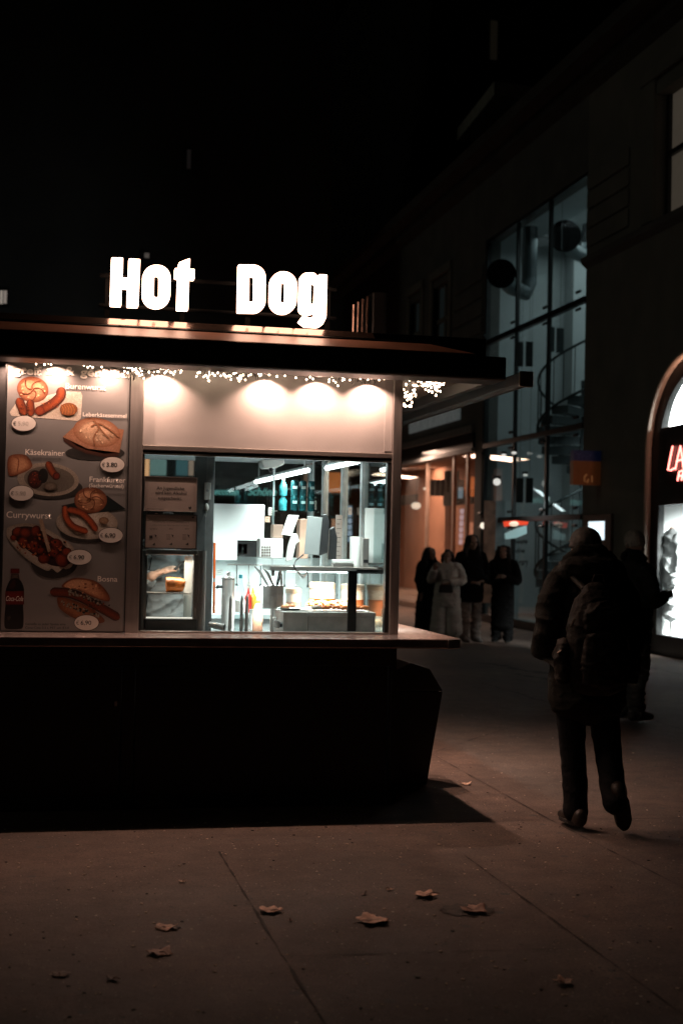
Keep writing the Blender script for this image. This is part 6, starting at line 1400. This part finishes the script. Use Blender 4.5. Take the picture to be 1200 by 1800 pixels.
mr = n.new('ShaderNodeMapRange'); mr.inputs['To Min'].default_value = .62; mr.inputs['To Max'].default_value = .9; l.new(noise(2.2, 5), mr.inputs[0]); l.new(mr.outputs[0], b.inputs['Roughness'])
bp_ = n.new('ShaderNodeBump'); bp_.inputs['Strength'].default_value = .9; bp_.inputs['Distance'].default_value = .006; l.new(noise(120, 6, .7), bp_.inputs['Height'])
bp2 = n.new('ShaderNodeBump'); bp2.inputs['Strength'].default_value = .35; bp2.inputs['Distance'].default_value = .02; l.new(noise(9, 5), bp2.inputs['Height']); l.new(bp2.outputs[0], bp_.inputs['Normal']); l.new(bp_.outputs[0], b.inputs['Normal'])
G = MB(); G.face([(-400, -60, 0), (400, -60, 0), (400, 800, 0), (-400, 800, 0)]); go = G.build('ground', gm_); go['kind'] = 'structure'

# dark joints between the big paving slabs: narrow irregular strips
jm = M('joint_filler', (.028, .02, .016), .9, 0, .3, 20, .5, 60)
J = MB()
def joint(a, b_, w=.010, wob=.004):
    A, B = P(*a, 'z', .004), P(*b_, 'z', .004); L = (B-A).length; d = (B-A)/L; nn = Vector((-d.y, d.x, 0)); k = max(4, int(L/.09)); pr_ = None; off = 0
    for i in range(k+1):
        off = off*.8+random.uniform(-wob, wob)*.5; q = A+d*(L*i/k)+nn*off; ww = w*random.uniform(.15, 1.0)*random.choice((.3, 1, 1, 1.2))/2
        cur = (J.bm.verts.new(q-nn*ww), J.bm.verts.new(q+nn*ww))
        if pr_: J.bm.faces.new((pr_[0], cur[0], cur[1], pr_[1]))
        pr_ = cur
joint((385, 1497), (498, 1682), .016); joint((498, 1682), (572, 1806), .022); joint((496, 1681), (1030, 1667), .009); joint((757, 1325), (968, 1442), .016); joint((968, 1442), (1215, 1568), .014)
joint((762, 1322), (872, 1286), .012); joint((872, 1286), (905, 1276), .008); joint((815, 1503), (1215, 1796), .015); joint((905, 1442), (1215, 1438), .009); joint((776, 1222), (1010, 1226), .014, .02); joint((845, 1200), (1015, 1250), .05, .05)
joint((1000, 1215), (1215, 1290), .02, .03); joint((1140, 1172), (1215, 1190), .05, .05); joint((840, 1165), (960, 1185), .30, .15); joint((905, 1185), (1010, 1205), .16, .1)
jo = J.build('paving_joints', jm); jo['kind'] = 'structure'
# damp stain round one leaf
sm2 = M('damp_asphalt', (.062, .044, .035), .8, 0, .3, 30, .5, 90)
c = P(822, 1600, 'z', .0035); s_ = MB(); s_.face([c+Vector((.12*cos(2*pi*k/40)*(1+.16*sin(k*2.1)), .10*sin(2*pi*k/40)*(1+.2*cos(k*1.7)), 0)) for k in range(40)]); so = s_.build('damp_patch', sm2); so['kind'] = 'structure'

# grit and crumbs lying on the paving
for nm, col, cnt in (('pale_grit', (.55, .42, .33), 520), ('dark_grit', (.02, .016, .014), 320)):
    m_ = MB(); rg = random.Random(cnt)
    for k in range(cnt):
        px, py = rg.uniform(0, 1200), 1440+360*rg.random()**1.6
        if rg.random() < .22: px, py = rg.uniform(780, 1200), rg.uniform(1180, 1470)
        c = P(px, py, 'z', .0); r = .0022+.0065*rg.random()**3; n = rg.randint(4, 6); t0 = rg.random()*6
        pts = [c+Vector((r*rg.uniform(.6, 1.4)*cos(t0+2*pi*j/n), r*rg.uniform(.6, 1.4)*sin(t0+2*pi*j/n), .0006)) for j in range(n)]
        m_.prism(pts, (0, 0, r*.45))
    g_o = m_.build(nm, M(nm, col, .8, 0, .3, 90)); tag(g_o, ('pale' if nm == 'pale_grit' else 'dark')+' grit and crumbs scattered over the paving', 'grit'); g_o['kind'] = 'stuff'

# fallen leaves
LF = {}
def leaf(px, py, size, rot, curl, tone, label, narrow=1.):
    size *= 1.12; c = P(px, py, 'z', .006); o = MB(); bm = o.bm; nseg = 40; rings = []
    prof = []; jag = random.Random(int(px*3+py*5)); lobes = [1.1]+[jag.uniform(.65, 1.05) for _ in range(4)]
    for k in range(nseg):
        t = 2*pi*k/nseg; u = (k/nseg*5) % 1; i_ = int(k/nseg*5+.5) % 5; tri = abs(u-.5)*2; r = (.66+.34*tri**1.1*lobes[i_])*(1+jag.uniform(-.07, .07))
        if i_ == 2 and abs(t-pi) < .5: r *= .8
        prof.append((r*cos(t), r*sin(t)*narrow))
    rs = random.Random(int(px*7+py)); ph = rs.uniform(0, 6); f1 = rs.uniform(1.5, 3)
    for f in (.25, .5, .75, 1.):
        ring = []
        for x, y in prof:
            x, y = x*f, y*f; z = .55*curl*(x*x*.55*sin(ph+1)+y*y*.8+.25*sin(f1*x*2+ph)*y)+.05*sin(x*9+ph)*f+.05
            X = x*cos(rot)-y*sin(rot); Y = x*sin(rot)+y*cos(rot); ring.append(bm.verts.new(c+Vector((X, Y, max(.0, z)*.8))*size))
        rings.append(ring)
    vc = bm.verts.new(c+Vector((0, 0, .04*size)))
    for k in range(nseg): bm.faces.new((vc, rings[0][k], rings[0][(k+1) % nseg]))
    for A, B in zip(rings, rings[1:]):
        for k in range(nseg): bm.faces.new((A[k], B[k], B[(k+1) % nseg], A[(k+1) % nseg]))
    t = T('fallen_leaf', label, 'leaf', c, 'dry leaves on the pavement')
    me = o.build('leaf_blade', M('leaf_'+tone, {'tan': (.56, .33, .23), 'brown': (.36, .20, .14), 'dark': (.16, .10, .07), 'pale': (.60, .42, .32)}[tone], .7, 0, .3, 25, .4, 60), t, smooth=True, angle=60)
    sd = me.modifiers.new('thick', 'SOLIDIFY'); sd.thickness = .0012
    d = Vector((-cos(rot), -sin(rot), 0)); MB().tube([c+Vector((0, 0, .04*size)), c+d*size*.6+Vector((0, 0, .012)), c+d*size*1.25+Vector((0, 0, .004))], [.002, .0018, .0012], 6).build('leaf_stalk', M('leaf_stalk', (.16, .09, .06), .7), t, smooth=True)
leaf(655, 1620, .074, .4, .7, 'tan', 'largest tan leaf, curled, in the middle of the foreground')
leaf(475, 1602, .053, 2.4, .5, 'tan', 'flat tan leaf between the curled middle leaf and the left joint')
leaf(748, 1575, .054, 3.4, .6, 'tan', 'tan leaf lying up and left of the damp patch')
leaf(832, 1602, .062, 5.4, .8, 'brown', 'brown curled leaf lying in the damp patch')
leaf(291, 1631, .048, 1.0, .8, 'tan', 'upper of the two curled leaves on the left')
leaf(281, 1675, .052, 2.0, .8, 'brown', 'lower darker leaf of the two on the left')
leaf(990, 1728, .036, .3, .9, 'tan', 'single curled leaf at the lower right of the pavement')
leaf(685, 1564, .020, .3, .4, 'tan', 'small flat leaf above the middle leaf', .6)
leaf(818, 1378, .040, 1.3, 1.0, 'pale', 'pale crumpled leaf on the lit paving beside the litter bin')
leaf(320, 1550, .020, 2.3, .4, 'pale', 'tiny pale leaf at the edge of the kiosk shadow', .7)
leaf(198, 1721, .030, 2.3, .7, 'dark', 'dark leaf at the lower left near the bottom edge', .6)
leaf(106, 1713, .036, 1.3, .3, 'dark', 'flat dark leaf farthest left near the bottom edge')
leaf(640, 1572, .018, 4, .9, 'dark', 'tiny dark curled leaf left of the small flat leaf', .6)
leaf(510, 1618, .014, 1.2, .6, 'brown', 'tiny brown leaf scrap right of the flat tan leaf', .7)
